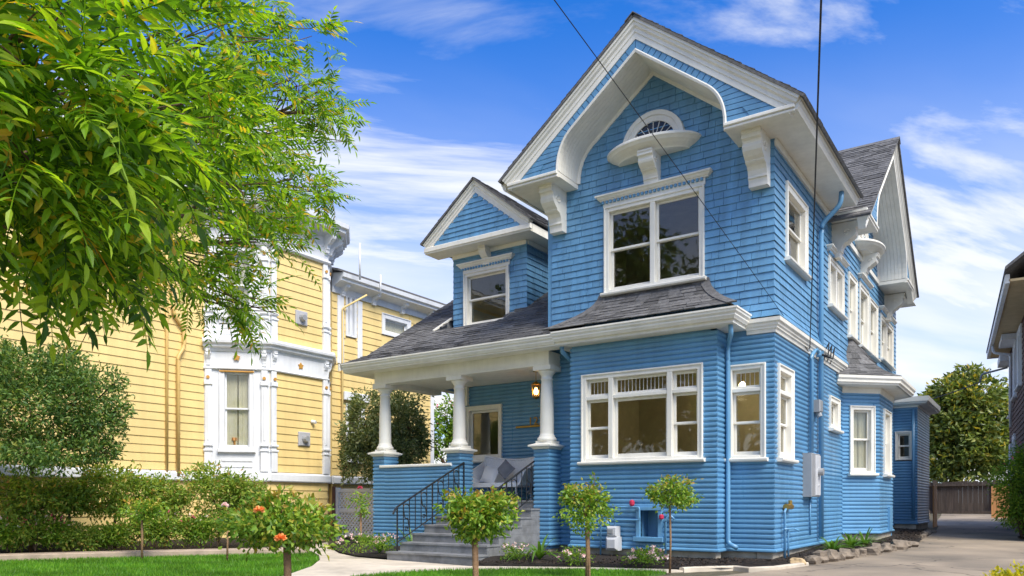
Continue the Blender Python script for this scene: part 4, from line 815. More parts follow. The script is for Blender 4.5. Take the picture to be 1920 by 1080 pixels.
# ---- iron railings
def railing(x, y0, y1, label, nb):
    T = thing('stair_railing', (x, y0, -.12), label, 'railing'); zs = lambda y: -.12+rise*((y+2.66)/run)+.17
    ys = [y0+(y1-y0)*k/nb for k in range(nb+1)]
    mb = MB(); mb.tube([(x,y0-.12,zs(y0)+.66),(x,y0-.06,zs(y0)+.75)]+[(x,y,zs(y)+.80) for y in ys], .02, 8); mb.build('handrail', 'iron', T)
    mb = MB(); mb.tube([(x,y,zs(y)+.10) for y in (y0,y1)], .012, 6); mb.build('bottom_rail', 'iron', T)
    for k, y in enumerate(ys):
        post = k in (0, nb//2, nb); mb = MB(); mb.tube([(x,y,zs(y)+(-.22 if post else .10)),(x,y,zs(y)+.80)], .017 if post else .010, 6); mb.build('post' if post else 'baluster', 'iron', T)
    for k in range(1, nb-1, 3):
        ya, yb = ys[k], ys[k+1]; w = yb-ya; yc = (ya+yb)/2; zt, zl = zs(yc)+.66, zs(yc)+.24; mb = MB()
        mb.tube([(x, yc-w*.5*math.cos(a), zt+w*.42*math.sin(a)) for a in [i*math.pi/10 for i in range(11)]], .012, 5); mb.tube([(x, ya+w*(t), zt-(zt-zl)*t-.08*math.sin(t*6.28)) for t in [i/10 for i in range(11)]], .012, 5)
        mb.tube([(x, yc+.05*math.cos(a)*(1-a/12), zl+.05*math.sin(a)*(1-a/12)) for a in [i*.6 for i in range(14)]], .010, 5); mb.build('scroll', 'iron', T)
railing(-6.60, -2.50, -.36, 'black wrought iron stair railing against the blue half wall', 12)
railing(-4.72, -2.50, -.36, 'black wrought iron stair railing behind the rose tree near the third column', 12)

# ------------------------------------------------------------------ porch things
T = thing('porch_loveseat', (-6.55,.75,1.045), 'pale woven loveseat with flared back on the porch', 'loveseat')
def quadgrid(P00, P10, P01, P11, nu, nv, bulge): return [[V(P00).lerp(V(P10), i/nu).lerp(V(P01).lerp(V(P11), i/nu), j/nv)+bulge(i/nu, j/nv) for i in range(nu+1)] for j in range(nv+1)]
bl = (-7.05,1.05,1.45); br = (-5.75,1.05,1.45)
mb = MB(); rows = quadgrid(bl, br, (-7.22,1.28,2.12), (-5.42,1.28,2.12), 12, 4, lambda a, b: V((0,.10*math.sin(math.pi*a),-.10*math.sin(math.pi*a)*b)))
mb.sheet(rows); mb.sheet([[p+V((0,.05,0)) for p in r] for r in rows]); mb.build('backrest', 'wicker', T, True)
mb = MB(); mb.tube(rows[-1], .028, 8); mb.tube([r[0] for r in rows], .024, 8); mb.tube([r[-1] for r in rows], .024, 8); mb.build('frame', 'wicker', T)
mb = MB(); mb.box(-7.08,-5.72,.45,1.15,1.36,1.46); mb.build('seat', 'wicker', T)
for s_, x in ((-1,-7.08),(1,-5.72)): mb = MB(); mb.prism([(x,.45,1.40),(x,1.15,1.40),(x+s_*.12,1.28,2.02),(x+s_*.08,.55,1.70)], (s_*.04,0,0)); mb.build('armrest', 'wicker', T)
for x in (-7.0,-5.8):
    for y in (.5,1.1): mb = MB(); mb.tube([(x,y,1.40),(x*1.0+.03*(1 if x > -6.4 else -1),y,1.045)], .022, 6); mb.build('leg', 'wicker', T)
def pillow(x, y, z, w, tilt, m, label, cat='pillow', ry=0.):
    n = 8; mb = MB(); g1 = []; g2 = []
    rot = Matrix.Rotation(ry, 3, 'Y') @ Matrix.Rotation(tilt, 3, 'X')
    for j in range(n+1):
        r1_, r2_ = [], []
        for i in range(n+1):
            a, b = i/n*2-1, j/n*2-1; t = .085*(max(0, 1-a**4)*max(0, 1-b**4))**.6; k = 1-.06*(1-a*a)*(b*b)-.06*(1-b*b)*(a*a)
            r1_.append(rot@V((a*w/2*k, -t, b*w/2*k))+V((x,y,z))); r2_.append(rot@V((a*w/2*k, t, b*w/2*k))+V((x,y,z)))
        g1.append(r1_); g2.append(r2_)
    mb.sheet(g1); mb.sheet(g2); mb.build('pillow', m, None, True, label=label, cat=cat)
pillow(-6.78,.86,1.66,.42,R(-20),'cushion','plump white pillow at the left end of the porch loveseat',ry=R(12))
pillow(-6.42,.98,1.78,.36,R(-18),'throw','grey pillow leaning on the middle of the porch loveseat',ry=R(40))
T = thing('porch_lantern', (-5.30,.55,3.92), 'lit brass hanging lantern under the porch ceiling', 'lantern')
mb = MB(); mb.lathe(-5.30,.55,[(.07,3.89),(.07,3.92)],12); mb.tube([(-5.30,.55,3.90),(-5.30,.55,3.66)],.008,6); mb.build('stem', 'brass', T)
mb = MB(); mb.lathe(-5.30,.55,[(.02,3.68),(.10,3.62),(.115,3.60)],10)
for k in range(6): a = k*math.pi/3; mb.tube([(-5.30+.108*math.cos(a),.55+.108*math.sin(a),3.60),(-5.30+.085*math.cos(a),.55+.085*math.sin(a),3.34)],.008,5)
mb.lathe(-5.30,.55,[(.09,3.34),(.06,3.31),(.01,3.28)],10); mb.build('cage', 'brass', T)
mb = MB(); mb.lathe(-5.30,.55,[(.03,3.39),(.05,3.43),(.05,3.47),(.02,3.54)],12); mb.build('bulb', 'lamp', T)
mb = MB(); mb.lathe(-5.30,.55,[(.082,3.35),(.102,3.595)],10); mb.build('glass', 'amber', T)
T = thing('pendant_lamp', (-1.25,2.2,4.0), 'lit pendant lamp inside, seen through the front window beside the corner', 'lamp')
mb = MB(); mb.tube([(-1.25,2.2,4.03),(-1.25,2.2,3.52)],.01,6); mb.build('cord', 'brass', T); mb = MB(); mb.lathe(-1.25,2.2,[(.03,3.36),(.07,3.40),(.07,3.47),(.03,3.52)],14); mb.build('bulb', 'bulb', T)
pl = bpy.data.lights.new('room_light', 'POINT'); pl.energy = 12; pl.color = (1,.85,.6); pl.shadow_soft_size = .12; po = bpy.data.objects.new('room_light', pl); COL.objects.link(po); po.parent = T; po.location = (0,0,-.75)

# ------------------------------------------------------------------ the yellow house
Y = thing('yellow_house', (-14.7,-1.3,0), 'yellow clapboard house with ornate white two-storey bay and cornices', 'house')
yb = Pieces('siding_board', 'yellow', Y); yback = MB(); YP = .212
def rev(pts): return list(pts)[::-1]
Pm = V((-14.7,-1.3,0)); PA = V((-13.5,-.1,0)); PB_ = V((-13.5,1.95,0)); PC = V((-14.25,2.70,0))
FM = Frame((-14.7,-12,0), (0,1,0), (1,0,0)); FA = Frame(Pm, PA-Pm, (1,-1,0)); FB = Frame(PA, PB_-PA, (1,0,0)); FC = Frame(PB_, PC-PB_, (1,1,0)); lA = (PA-Pm).length; lB = 2.05; lC = (PC-PB_).length
FW = Frame((-14.0,2.6,0), (0,1,0), (1,0,0))
boards(FM, 0, 10.7, 1.85, 9.2, YP, [], yb, 1.5, 0, -.41, lap); boards(FM, 0, 10.7, .0, 1.58, YP, [], yb, 1, 0, -.41, lap); backing(FM, 0, 10.7, -.2, 9.2, [], yback)
boards(FB, .20, lB-.20, 1.85, 4.62, YP, [], yb, 6, 0, 0, lap); boards(FB, 0, lB, .0, 1.58, YP, [], yb, 5, .41, .41, lap); boards(FB, .20, lB-.20, 5.45, 8.05, YP, [], yb, 6, 0, 0, lap); backing(FB, 0, lB, -.2, 9.4, [], yback)
boards(FA, 0, lA, .0, 1.58, YP, [], yb, 2, -.41, .41, lap); boards(FC, 0, lC, 0, 1.58, YP, [], yb, 1, .41, 0, lap)
hA = []; wins = []
def ywin(F, u0, u1, z0, z1, curt=True):
    hA.append(win(F, u0, u1, z0, z1, house=Y, m='white2', cw=.13, sill=False, glass='glass', curtain=2 if curt else False)); return hA[-1]
a1 = ywin(FA, .40, 1.30, 2.42, 4.66); a2 = ywin(FA, .40, 1.30, 5.85, 7.95); c1 = ywin(FC, .22, .84, 2.42, 4.5); c2 = ywin(FC, .22, .84, 5.85, 7.9)
backing(FA, 0, lA, -.2, 9.4, [a1, a2], yback); backing(FC, 0, lC, -.2, 9.4, [c1, c2], yback)
hW = [win(FW, 2.15, 3.55, 6.55, 7.25, house=Y, m='white2', kind='fix', cw=.16, curtain=1, sill=False), win(FW, .55, 1.0, 6.2, 7.5, house=Y, m='white2', kind='fix', cw=.08, sill=False, units=[(0,.5,'fix'),(.5,1,'fix')]), win(FW, .55, 1.35, 2.3, 4.1, house=Y, m='white2', cw=.12)]
boards(FW, 0, 4.75, 1.85, 7.4, YP, hW, yb, 3, 0, 0, lap); boards(FW, 0, 4.75, 0, 1.58, YP, [], yb, 1, 0, 0, lap); backing(FW, 0, 4.75, -.2, 8.0, hW, yback)
yback.box(-26,-14.8,-12,-11.9,-.2,9.4); yback.box(-26,-14.1,7.25,7.35,-.2,8); yback.box(-26,-25.9,-12,7.3,-.2,9.4)
yback.box(-16.2,-16.1,-2.5,3.5,-.2,9.4)
# plain white face behind the trim of the angled facets
def face(F, l, z0, z1, holes, th=.02):
    mb = MB(); us = sorted({0., l, *[h_[0] for h_ in holes], *[h_[1] for h_ in holes]})
    for a, b in zip(us, us[1:]):
        for p, q in minus(z0, z1, [(h_[2], h_[3]) for h_ in holes if h_[0] < (a+b)/2 < h_[1]]): F.box(mb, a, b, p, q, -.001, th)
    return mb.build('facing', 'white2', Y)
face(FA, lA, 1.84, 9.1, [a1, a2]); face(FC, lC, 1.84, 9.1, [c1, c2])
def frieze(F, l, z0, z1):
    mb = MB(); F.bev(mb, 0, l, z0, z1, 0, .05); mb.build('frieze', 'white2', Y)
for z0, z1 in ((4.62,5.12),(8.05,8.85)): frieze(FB, lB, z0, z1)
ppath = rev([Pm, PA, PB_, PC])
def ring(z, prof, name, m='white2'):
    mb = MB(); mb.sweep([V((p.x, p.y, z)) for p in ppath], prof, (0,0,1)); return mb.build(name, m, Y)
ring(1.58, [(-.02,0),(.10,0),(.12,.03),(.12,.20),(.06,.25),(-.02,.26)], 'water_table'); ring(5.10, [(0,0),(.06,0),(.08,.06),(.16,.10),(.17,.16),(.24,.20),(.25,.26),(.22,.32),(0,.36)], 'cornice'); ring(4.60, [(0,0),(.07,0),(.09,.03),(.06,.06),(0,.06)], 'moulding'); ring(8.0, [(0,0),(.09,0),(.13,.05),(.12,.10),(.05,.14),(0,.14)], 'moulding')
ring(8.50, [(0,0),(.07,0),(.10,.05),(.05,.08),(0,.08)], 'moulding'); ring(8.80, [(-.3,.02),(.10,.0),(.15,.05),(.55,.10),(.56,.18),(.64,.22),(.66,.34),(.60,.36),(-.3,.62)], 'eave')
mb = MB(); mb.sweep([(-14.7,-1.3,8.80),(-14.7,-12,8.80)], [(-.3,.02),(.10,.0),(.15,.05),(.55,.10),(.56,.18),(.64,.22),(.66,.34),(.60,.36),(-.3,.62)], (0,0,1)); mb.build('eave', 'white2', Y)
mb = MB(); mb.sweep([(-14.7,-1.3,1.58),(-14.7,-12,1.58)], [(-.02,0),(.10,0),(.12,.03),(.12,.20),(.06,.25),(-.02,.26)], (0,0,1)); mb.sweep([(-14.0,7.35,1.58),(-14.0,2.6,1.58)], [(-.02,0),(.10,0),(.12,.03),(.12,.20),(.06,.25),(-.02,.26)], (0,0,1)); mb.build('water_table', 'white2', Y)
mb = MB(); mb.sweep([(-14.0,7.9,7.45),(-14.0,2.6,7.45)], [(-.02,0),(.05,0),(.07,.18),(.42,.30),(.43,.36),(.50,.40),(.52,.52),(-.3,.62)], (0,0,1)); mb.build('eave', 'white2', Y)
mb = MB(); mb.prism([(-13.5,2.4,7.98),(-13.5,7.9,7.98),(-17,7.9,9.0),(-17,2.4,9.0)], (0,0,.06)); mb.prism([(-13.2,-.3,9.18),(-13.2,2.2,9.18),(-14.2,3.3,9.18),(-15.6,3.3,9.3),(-15.6,-1.2,9.3)], (0,0,.1)); mb.build('roof', 'roof', Y)
FBk = lambda F, u, zt, ht, dp, w=.11: bracket(F, u-w/2, u+w/2, zt, ht, dp, 'bracket', 'white2', Y)
def pil(F, u, z0, z1, w=.17):
    mb = MB(); F.bev(mb, u-w/2, u+w/2, z0, z1, .0, .075, .012)
    F.bev(mb, u-w/2-.015, u+w/2+.015, z0, z0+.55, 0, .10, .012)
    for k in (0, 1): F.bev(mb, u-w/2-.03, u+w/2+.03, z0+.55+k*.14, z0+.61+k*.14, 0, .125, .012)
    F.bev(mb, u-w/2-.02, u+w/2+.02, z1-.42, z1-.30, 0, .11, .012)
    F.bev(mb, u-.028, u+.028, z0+.85, z1-.5, .07, .092, .008)
    mb.build('pilaster', 'white2', Y)
    r = MB(); p = F.p(u, z1-.22, .09); r.tube([p, p+F.N*.03], .045, 10); r.build('rosette', 'gold', Y)
for z0, z1, zb_ in ((1.84,4.60,5.10),(5.44,8.0,8.50)):
    for F, us in ((FA, (.12, lA-.13)), (FB, (.10, lB-.10)), (FC, (.12, lC-.10))):
        for u in us: pil(F, u, z0, z1); FBk(F, u, zb_+.04, .42, .15)
    mb = MB(); FA.bev(mb, .36, 1.34, z0+.52, z0+.62, .02, .12, .015); FA.bev(mb, .45, 1.25, z0+.12, z0+.20, .02, .04); FA.bev(mb, .45, 1.25, z0+.28, z0+.36, .02, .04); mb.build('window_apron', 'white2', Y); mb = MB(); FA.bev(mb, .34, 1.36, z1-.0, z1+.07, .02, .10, .02); mb.build('window_hood', 'white2', Y)
    mb = MB(); FA.bev(mb, .40, 1.30, z1-.07, z1-.03, .02, .085, .01); mb.build('gilt_line', 'gold', Y)
for F, u, z in ((FA, lA/2, 4.93), (FB, lB/2, 4.88), (FB, lB/2, 8.3)):
    mb = MB(); c_ = F.p(u, z, .055); pts = [F.p(u+math.sin(k*math.pi/5)*(.10 if k%2 == 0 else .06), z+math.cos(k*math.pi/5)*(.10 if k%2 == 0 else .06), .05) for k in range(10)]; mb.prism(pts, F.N*.025); mb.build('rosette', 'gold', Y)
for k in range(9):
    for F, l in ((FA,lA),(FB,lB),(FC,lC)):
        if l*k/9 < l: mb = MB(); F.bev(mb, l*(k+.25)/9, l*(k+.75)/9, 8.42, 8.50, .05, .10, .008); mb.build('dentil', 'white2', Y)
for F, l in ((FA,lA),(FB,lB),(FC,lC)):
    mb = MB(); F.bev(mb, l*.3, l*.7, 8.58, 8.74, .05, .07); mb.build('gilt_panel', 'gold', Y)
    for u in (.1, l*.5, l-.1): FBk(F, u, 8.92, .60, .50, .13)
for k in range(4): FBk(FW, .4+1.35*k, 7.80, .40, .36, .14)
for q_ in ((.20,.46,5.3,7.4),(1.05,1.25,5.3,7.4),(4.60,4.78,1.84,7.45)): mb = MB(); FW.bev(mb, *q_, 0, .06); mb.build('corner_board', 'white2', Y)
mb = MB(); FW.bev(mb, .40, 1.5, 4.2, 4.45, 0, .14); mb.build('window_hood', 'white2', Y)
pipe('downspout', [(-13.5,3.6,7.5),(-13.9,2.95,7.0),(-13.9,2.95,6.6),(-13.9,2.95,.1)], .03, 'yellow', Y)
mb = MB(); mb.add([(-14.1,-12.6,9.2),(-14.1,3.2,9.2),(-26.4,3.2,9.2),(-26.4,-12.6,9.2),(-18.5,-8,11.2),(-18.5,-1.5,11.2),(-21.5,-1.5,11.2),(-21.5,-8,11.2)], [(0,1,5,4),(1,2,6,5),(2,3,7,6),(3,0,4,7),(4,5,6,7),(3,2,1,0)]); mb.build('roof', 'roof', Y)
pipe('vent_pipe', [(-13.1,2.9,8.85),(-13.1,2.9,7.75)], .03, 'white2', Y); pipe('vent_pipe', [(-13.45,4.15,8.25),(-13.45,4.15,7.6)], .03, 'white2', Y)
pipe('downspout', [(-14.60,-2.25,9.0),(-14.60,-2.25,5.9),(-14.60,-1.95,5.55),(-14.60,-1.95,5.05),(-14.60,-2.12,4.8),(-14.60,-2.12,1.7)], .05, 'yellowpipe', Y); pipe('downspout', [(-14.62,-2.42,9.0),(-14.62,-2.42,1.7)], .035, 'yellowpipe', Y)
pipe('conduit', [(-14.62,-3.3,6.35),(-14.62,-2.5,6.35)], .03, 'yellowpipe', Y)
for z, lb in ((6.05, .19), (2.62, .22)):
    mb = MB(); FB.bev(mb, .95 if z < 4 else .85, (.95 if z < 4 else .85)+.42, z, z+.40, .02, .08, .02); o = mb.build('vent_cover', 'greysill', Y); mb = MB(); p = FB.p((.95 if z < 4 else .85)+.21, z+.2, .08); mb.tube([p, p+FB.N*.12], [.12,.08], 10); mb.build('vent_hood', 'metal', o)
mb = MB(); p = FB.p(1.45,3.35,.03); mb.tube([p, p+FB.N*.12+V((0,.05,-.03))], .05, 10); mb.build('camera', 'white2', Y)
mb = MB(); p = FA.p(.72,2.62,-.22); mb.box(p.x-.12,p.x+.12,p.y-.08,p.y+.08,2.70,2.78); mb.box(p.x-.1,p.x-.06,p.y-.05,p.y+.05,2.5,2.7); mb.box(p.x+.06,p.x+.1,p.y-.05,p.y+.05,2.5,2.7); mb.build('small_stool', 'woodnew', None, label='small orange wooden stool in the lower bay window of the yellow house', cat='stool')
yback.build('wall', 'yellow', Y); yb.done()

# ------------------------------------------------------------------ lattice fence between the houses
LF = thing('lattice_fence', (-12.9,2.3,0), 'white lattice fence between the yellow house and the blue porch', 'fence'); z0, z1 = .02, 1.42
for x in (-13.40,-11.4,-9.3): mb = MB(); mb.box(x-.06,x+.06,2.25,2.37,-.1,z1+.04); mb.build('post', 'lattice', LF)
for z in (z0, .72, z1-.1): mb = MB(); mb.box(-13.4,-9.3,2.26,2.32,z,z+.10); mb.build('rail', 'lattice', LF)
lat = MB()
for s_ in (-1, 1):
    for k in range(-16, 60):
        x = -13.4+k*.135; a, b = (x, x+1.3) if s_ > 0 else (x+1.3, x)
        za, zb_ = z0+.08, z1-.06; t0, t1 = 0, 1
        def cl(xx): return (xx-a)/(b-a)
        lo, hi = sorted((cl(-13.36), cl(-9.34))); t0, t1 = max(0, lo), min(1, hi)
        if t1-t0 < .02: continue
        xa, xb = a+(b-a)*t0, a+(b-a)*t1; zz0, zz1 = za+(zb_-za)*t0, za+(zb_-za)*t1; y_ = 2.285 if s_ > 0 else 2.295
        lat.prism([(xa-.034,y_,zz0),(xa+.034,y_,zz0),(xb+.034,y_,zz1),(xb-.034,y_,zz1)], (0,.008,0))
lat.build('lattice_slat', 'lattice', LF, kind='stuff')
mb = MB(); mb.box(-13.55,-13.45,2.2,2.28,0,1.5); mb.build('fence_post', 'brown', None, label='dark post beside the white lattice at the yellow house corner', cat='post')

# ------------------------------------------------------------------ back fence and cedar panels
BF = thing('back_fence', (0,31,.4), 'weathered grey wooden board fence closing the end of the driveway', 'fence')
x = -5.; k = 0
while x < 3.2:
    w = random.uniform(.17, .24); mb = MB(); hh = 1.65+random.uniform(-.06,.05); mb.box(x,x+w-.004,31+random.uniform(0,.02),31.05,.45,.40+hh); mb.build('board', 'wood', BF); x += w
for x in (-3.4,-.6,2.0): mb = MB(); mb.box(x,x+.14,30.86,30.98,.35,2.15); mb.build('post', 'wood', BF)
mb = MB(); mb.box(-5,3.2,30.9,31.0,1.85,1.95); mb.box(-5,3.2,30.9,31.0,.48,.6); mb.build('rail', 'wood', BF)
mb = MB(); mb.box(-3.3,-.7,30.2,30.4,.35,.62); mb.build('planter_edge', 'kerb', None, label='low reddish planter edge under the tree at the back fence', cat='edging')
CF = thing('cedar_fence', (.75,16.9,.2), 'new orange cedar fence panel at the rear corner of the blue house', 'fence')
for k in range(5): mb = MB(); mb.box(.80,.84,16.75+.2*k,16.75+.2*k+.19,.15,1.62); mb.build('board', 'woodnew', CF)
CF = thing('cedar_fence', (2.4,28,.3), 'short cedar fence panel by the big shrub at the right', 'fence')
for k in range(5): mb = MB(); mb.box(2.1+.2*k,2.1+.2*k+.19,27,27.04,.3,1.75); mb.build('board', 'woodnew', CF)

# ------------------------------------------------------------------ brown house at the right edge
BH = thing('brown_house', (3.0,20,.2), 'brown shingled house with white windows at the right edge', 'house')
D = V((-.08,.997,0)).normalized(); Nl = V((-.997,-.08,0)).normalized(); c0 = V((2.98,20,0)); FBn = Frame(c0, -D, Nl)
hb = [win(FBn, .6, 1.5, 4.1, 5.9, house=BH, m='white2', cw=.14), win(FBn, 2.6, 3.8, 4.5, 6.3, house=BH, m='white2', cw=.14), win(FBn, .5, 1.3, 1.6, 3.1, house=BH, m='white2', cw=.14), win(FBn, 2.2, 3.3, 1.9, 3.3, house=BH, m='white2', cw=.14), win(FBn, 4.5, 6., 4.6, 6.4, house=BH, m='white2', cw=.14)]
bs = Pieces('wall_shingle', 'brown', BH, 200); shingles(FBn, .3, 6.6, .16, lambda z: (0, 9), hb, bs, 1, 0, 0, None, .2, .5); bs.done()
mb = MB(); backing(FBn, 0, 11, 0, 6.7, hb, mb); FBn.box(mb, 0, 11, 0, 6.7, -8, -7.9); FBn.box(mb, -.001, .1, 0, 6.7, -7.9, -.1); FBn.box(mb, 10.9, 11, 0, 6.7, -7.9, -.1); FBn.box(mb, .1, 10.9, 3.6, 3.7, -7.9, -1.2); FBn.box(mb, .1, 10.9, 0, 6.7, -1.3, -1.2)
for u_ in (.0, 10.9): mb.prism([FBn.p(u_,6.7,0), FBn.p(u_,6.7,-8), FBn.p(u_,10.3,-4)], -D*.1)
mb.build('wall', 'brown', BH)
FBe = Frame(FBn.p(11,0,0), -Nl, -D); es = Pieces('wall_shingle', 'brown', BH, 0); shingles(FBe, .3, 10.1, .16, lambda z: (0, 8) if z < 6.7 else (4-(10.3-z)/.9, 4+(10.3-z)/.9), [], es, 1, 0, 0, None, .2, .5); es.done()
mb = MB(); FBn.box(mb, -.6, 11, 6.5, 6.56, 0, .62); mb.build('soffit', 'tan', BH)
mb = MB(); FBn.box(mb, -.65, 11, 6.46, 6.68, .60, .70); FBn.box(mb, -.66, -.58, 6.46, 6.68, 0, .7); mb.build('gutter', 'white2', BH)
mb = MB(); mb.prism([FBn.p(-.7,6.68,.72), FBn.p(11.5,6.68,.72), FBn.p(11.5,10.5,-4), FBn.p(-.7,10.5,-4)], (0,0,.08)); mb.prism([FBn.p(-.7,6.68,-8.72), FBn.p(11.5,6.68,-8.72), FBn.p(11.5,10.5,-4), FBn.p(-.7,10.5,-4)], (0,0,.08)); mb.build('roof', 'roof', BH)
mb = MB(); FBn.bev(mb, .3, 1.9, 5.95, 6.2, 0, .40); FBn.bev(mb, 2.3, 4.1, 6.32, 6.48, 0, .45); mb.build('window_hood', 'white2', BH)
pipe('gutter_pipe', [FBn.p(2.2,6.5,.62), FBn.p(2.2,6.2,.6), FBn.p(2.2,6.1,.1), FBn.p(2.2,3.6,.1)], .045, 'white2', BH)
pipe('cable_arm', [FBn.p(.6,5.9,.1), FBn.p(.4,5.75,.9), FBn.p(.4,5.45,.95)], .035, 'metal', BH)

# ------------------------------------------------------------------ overhead cables
att = V((.06,2.25,4.02))
def cable(name, a, b, sag, r, label):
    mb = MB(); mb.tube([V(a).lerp(V(b), t)+V((0,0,-sag*4*t*(1-t) if t < 1 else 0)) for t in [i/24 for i in range(24)]+[1.,1.4,2.2,3.]], r, 6); mb.build(name, 'cable', None, label=label, cat='cable')
cable('overhead_cable', att, dep(1010,6.5,1+(943+40)/1450*6.5), -.03, .005, 'thin black cable slanting down across the front gable to the corner')
cable('overhead_cable', att+V((0,.1,.05)), dep(1541,6.0,1+(943+40)/1450*6.0), -.02, .009, 'thick black service cable dropping steeply to the side wall')
cable('overhead_cable', FBn.p(.4,5.47,.95), (-3,32,6.2), .2, .02, 'distant sagging cable above the tree at the driveway end')

# ------------------------------------------------------------------ edging stones
def stone(p, s, m, label, group=None):
    bm = bmesh.new(); bmesh.ops.create_icosphere(bm, subdivisions=2, radius=1)
    f = [random.uniform(.8, 1.25) for _ in range(3)]; ph = random.uniform(0, 6)
    vs = []
    for v_ in bm.verts:
        c = v_.co; k = 1+.18*math.sin(3*c.x+ph)+.16*math.sin(4*c.y+2*ph)+.14*math.sin(6*c.z+ph*3)+random.uniform(-.09,.09); q = [abs(x)**.7*(1 if x > 0 else -1) for x in c]; vs.append((p[0]+q[0]*s*f[0]*k, p[1]+q[1]*s*f[1]*k, p[2]+q[2]*s*.75*f[2]*k))
    fs = [tuple(v_.index for v_ in fc.verts) for fc in bm.faces]; bm.free()
    mkobj('edging_stone', vs, fs, m, None, False, label=label, cat='stone', group=group, origin=p)
edge = [(.30,.45),(.42,.75),(.50,1.05),(.60,1.4),(.68,1.75),(.76,2.1),(.82,2.5),(.90,2.9),(.97,3.3),(1.05,3.75),(1.12,4.2),(1.20,4.65),(1.28,5.1),(1.34,5.55),(1.40,6.0)]
stone((.34,.28,-.06), .13, 'stonetan', 'pale tan boulder at the near end of the stone edging')
for k, (x, y_) in enumerate(edge[1:]): stone((x+.02,y_,gz(x,y_)+.05), random.uniform(.12,.17), 'stone', ORD[k]+' grey brown stone after the tan boulder in the driveway edging', 'edging stones along the driveway')
for k, y_ in enumerate((9.3,9.8,10.3,10.9,11.5,12.1,12.7)): stone((1.22-.01*k,y_,gz(0,y_)+.03), random.uniform(.09,.13), 'stone', ORD[k]+' small stone counting back along the far driveway bed', 'edging stones of the far bed')

# ------------------------------------------------------------------ plants
def nrm(a): return a/np.maximum(np.linalg.norm(a, axis=1, keepdims=True), 1e-9)
def leaves(P, D, ln, wd, fold=.25, curl=.15):
    """P base points, D long-axis directions -> 4-vertex folded leaves"""
    n = len(P); D = nrm(D); Rn = rng.normal(size=(n, 3)); Sd = nrm(np.cross(D, Rn)); Up = np.cross(Sd, D); ln = np.broadcast_to(ln, n)[:, None]; wd = np.broadcast_to(wd, n)[:, None]
    v = np.empty((n*4, 3)); v[0::4] = P; v[1::4] = P+D*ln*.45+Sd*wd*.5+Up*wd*fold; v[2::4] = P+D*ln-Up*ln*curl; v[3::4] = P+D*ln*.45-Sd*wd*.5+Up*wd*fold
    b = np.arange(n)[:, None]*4; f = np.concatenate([b+np.array([[0,1,2]]), b+np.array([[0,2,3]])], 1).reshape(-1, 3); return v, f
def blobpts(blobs, n, shell=.55, clump=.0, nc=0):
    """points in a union of ellipsoids (cx,cy,cz,rx,ry,rz), gathered in clumps, with outward directions"""
    vol = np.array([b[3]*b[4]*b[5] for b in blobs])**.8; k = rng.choice(len(blobs), n, p=vol/vol.sum()); B = np.array(blobs)[k]
    if nc:
        cid = rng.integers(0, nc, n); u0 = nrm(rng.normal(size=(len(blobs)*nc, 3))); r0 = rng.uniform(shell, 1., (len(blobs)*nc, 1)); c = (u0*r0)[k*nc+cid]; q = c+rng.normal(size=(n, 3))*clump
    else: q = nrm(rng.normal(size=(n, 3)))*rng.uniform(shell, 1., (n, 1))
    return B[:, :3]+q*B[:, 3:], nrm(q*(1/B[:, 3:])), q
def foliage(name, blobs, n, ln, wd, m, parent, shell=.5, clump=.16, nc=60, droop=.3, spread=.8, topmat=None, toplim=.55, topp=.6, kind='stuff'):
    P, O, q = blobpts(blobs, n, shell, clump, nc); D = O+rng.normal(size=(n, 3))*spread; D[:, 2] -= droop
    L_ = ln*rng.uniform(.6, 1.25, n); v, f = leaves(P, D, L_, L_*wd)
    fm = None; mats = m
    if topmat: sel = (q[:, 2]+rng.normal(size=n)*.2 > toplim) & (rng.random(n) < topp); fm = np.repeat(sel.astype(np.int32), 2); mats = [m, topmat]
    return npobj(name, v, f, mats, parent, kind=kind, fmat=fm)
def trunk(name, pts, r0, r1, m, parent, seg=8):
    pts = [V(p) for p in pts]; n = len(pts); mb = MB(); mb.tube(pts, [r0+(r1-r0)*i/(n-1) for i in range(n)], seg); return mb.build(name, m, parent, True)
def limbs(mb, base, blobs, r, rr=None):
    for b in blobs:
        c = V(b[:3]); mid = V(base).lerp(c, .5)+V((random.uniform(-.15,.15)*b[3], random.uniform(-.15,.15)*b[3], .12*b[5])); mb.tube([base, mid, c], [r, r*.65, r*.25], 6)
        for k in range(4):
            d = V((random.gauss(0,1), random.gauss(0,1), random.gauss(0,.8))).normalized(); e = c+V((d.x*b[3],d.y*b[4],d.z*b[5]))*.8; mb.tube([mid.lerp(c,.6), c.lerp(e,.5)+V((0,0,.05*b[5])), e], [r*.4, r*.28, r*.1], 5)
def tree(name, base, label, blobs, n, ln, wd, m, tr, bark='bark', cat='tree', group=None, r=.1, bottom=None, **kw):
    T = thing(name, base, label, cat, group); b = V(base); hub = V(bottom) if bottom else V((b.x, b.y, min(q[2]-q[5]*.6 for q in blobs)))
    mid = b.lerp(hub, .5)+V((random.uniform(-.1,.1)*r*6, random.uniform(-.1,.1)*r*6, 0)); t = MB(); t.tube([b, mid, hub], [r*1.15, r, r*.8], 9); limbs(t, hub, blobs, r*.6); t.build('trunk', bark, T, True)
    foliage('crown', blobs, n, ln, wd, m, T, **kw); return T
def P3(px, py, d): return np.array(dep(px, d, 1+(943-py)/1450*d))
def eb(px, py, d, wpx, hpx, dr=None):                 # ellipsoid seen at column/row with given pixel radii
    c = P3(px, py, d); rx = wpx/1450*d; return (c[0], c[1], c[2], rx, rx if dr is None else dr, hpx/1450*d)

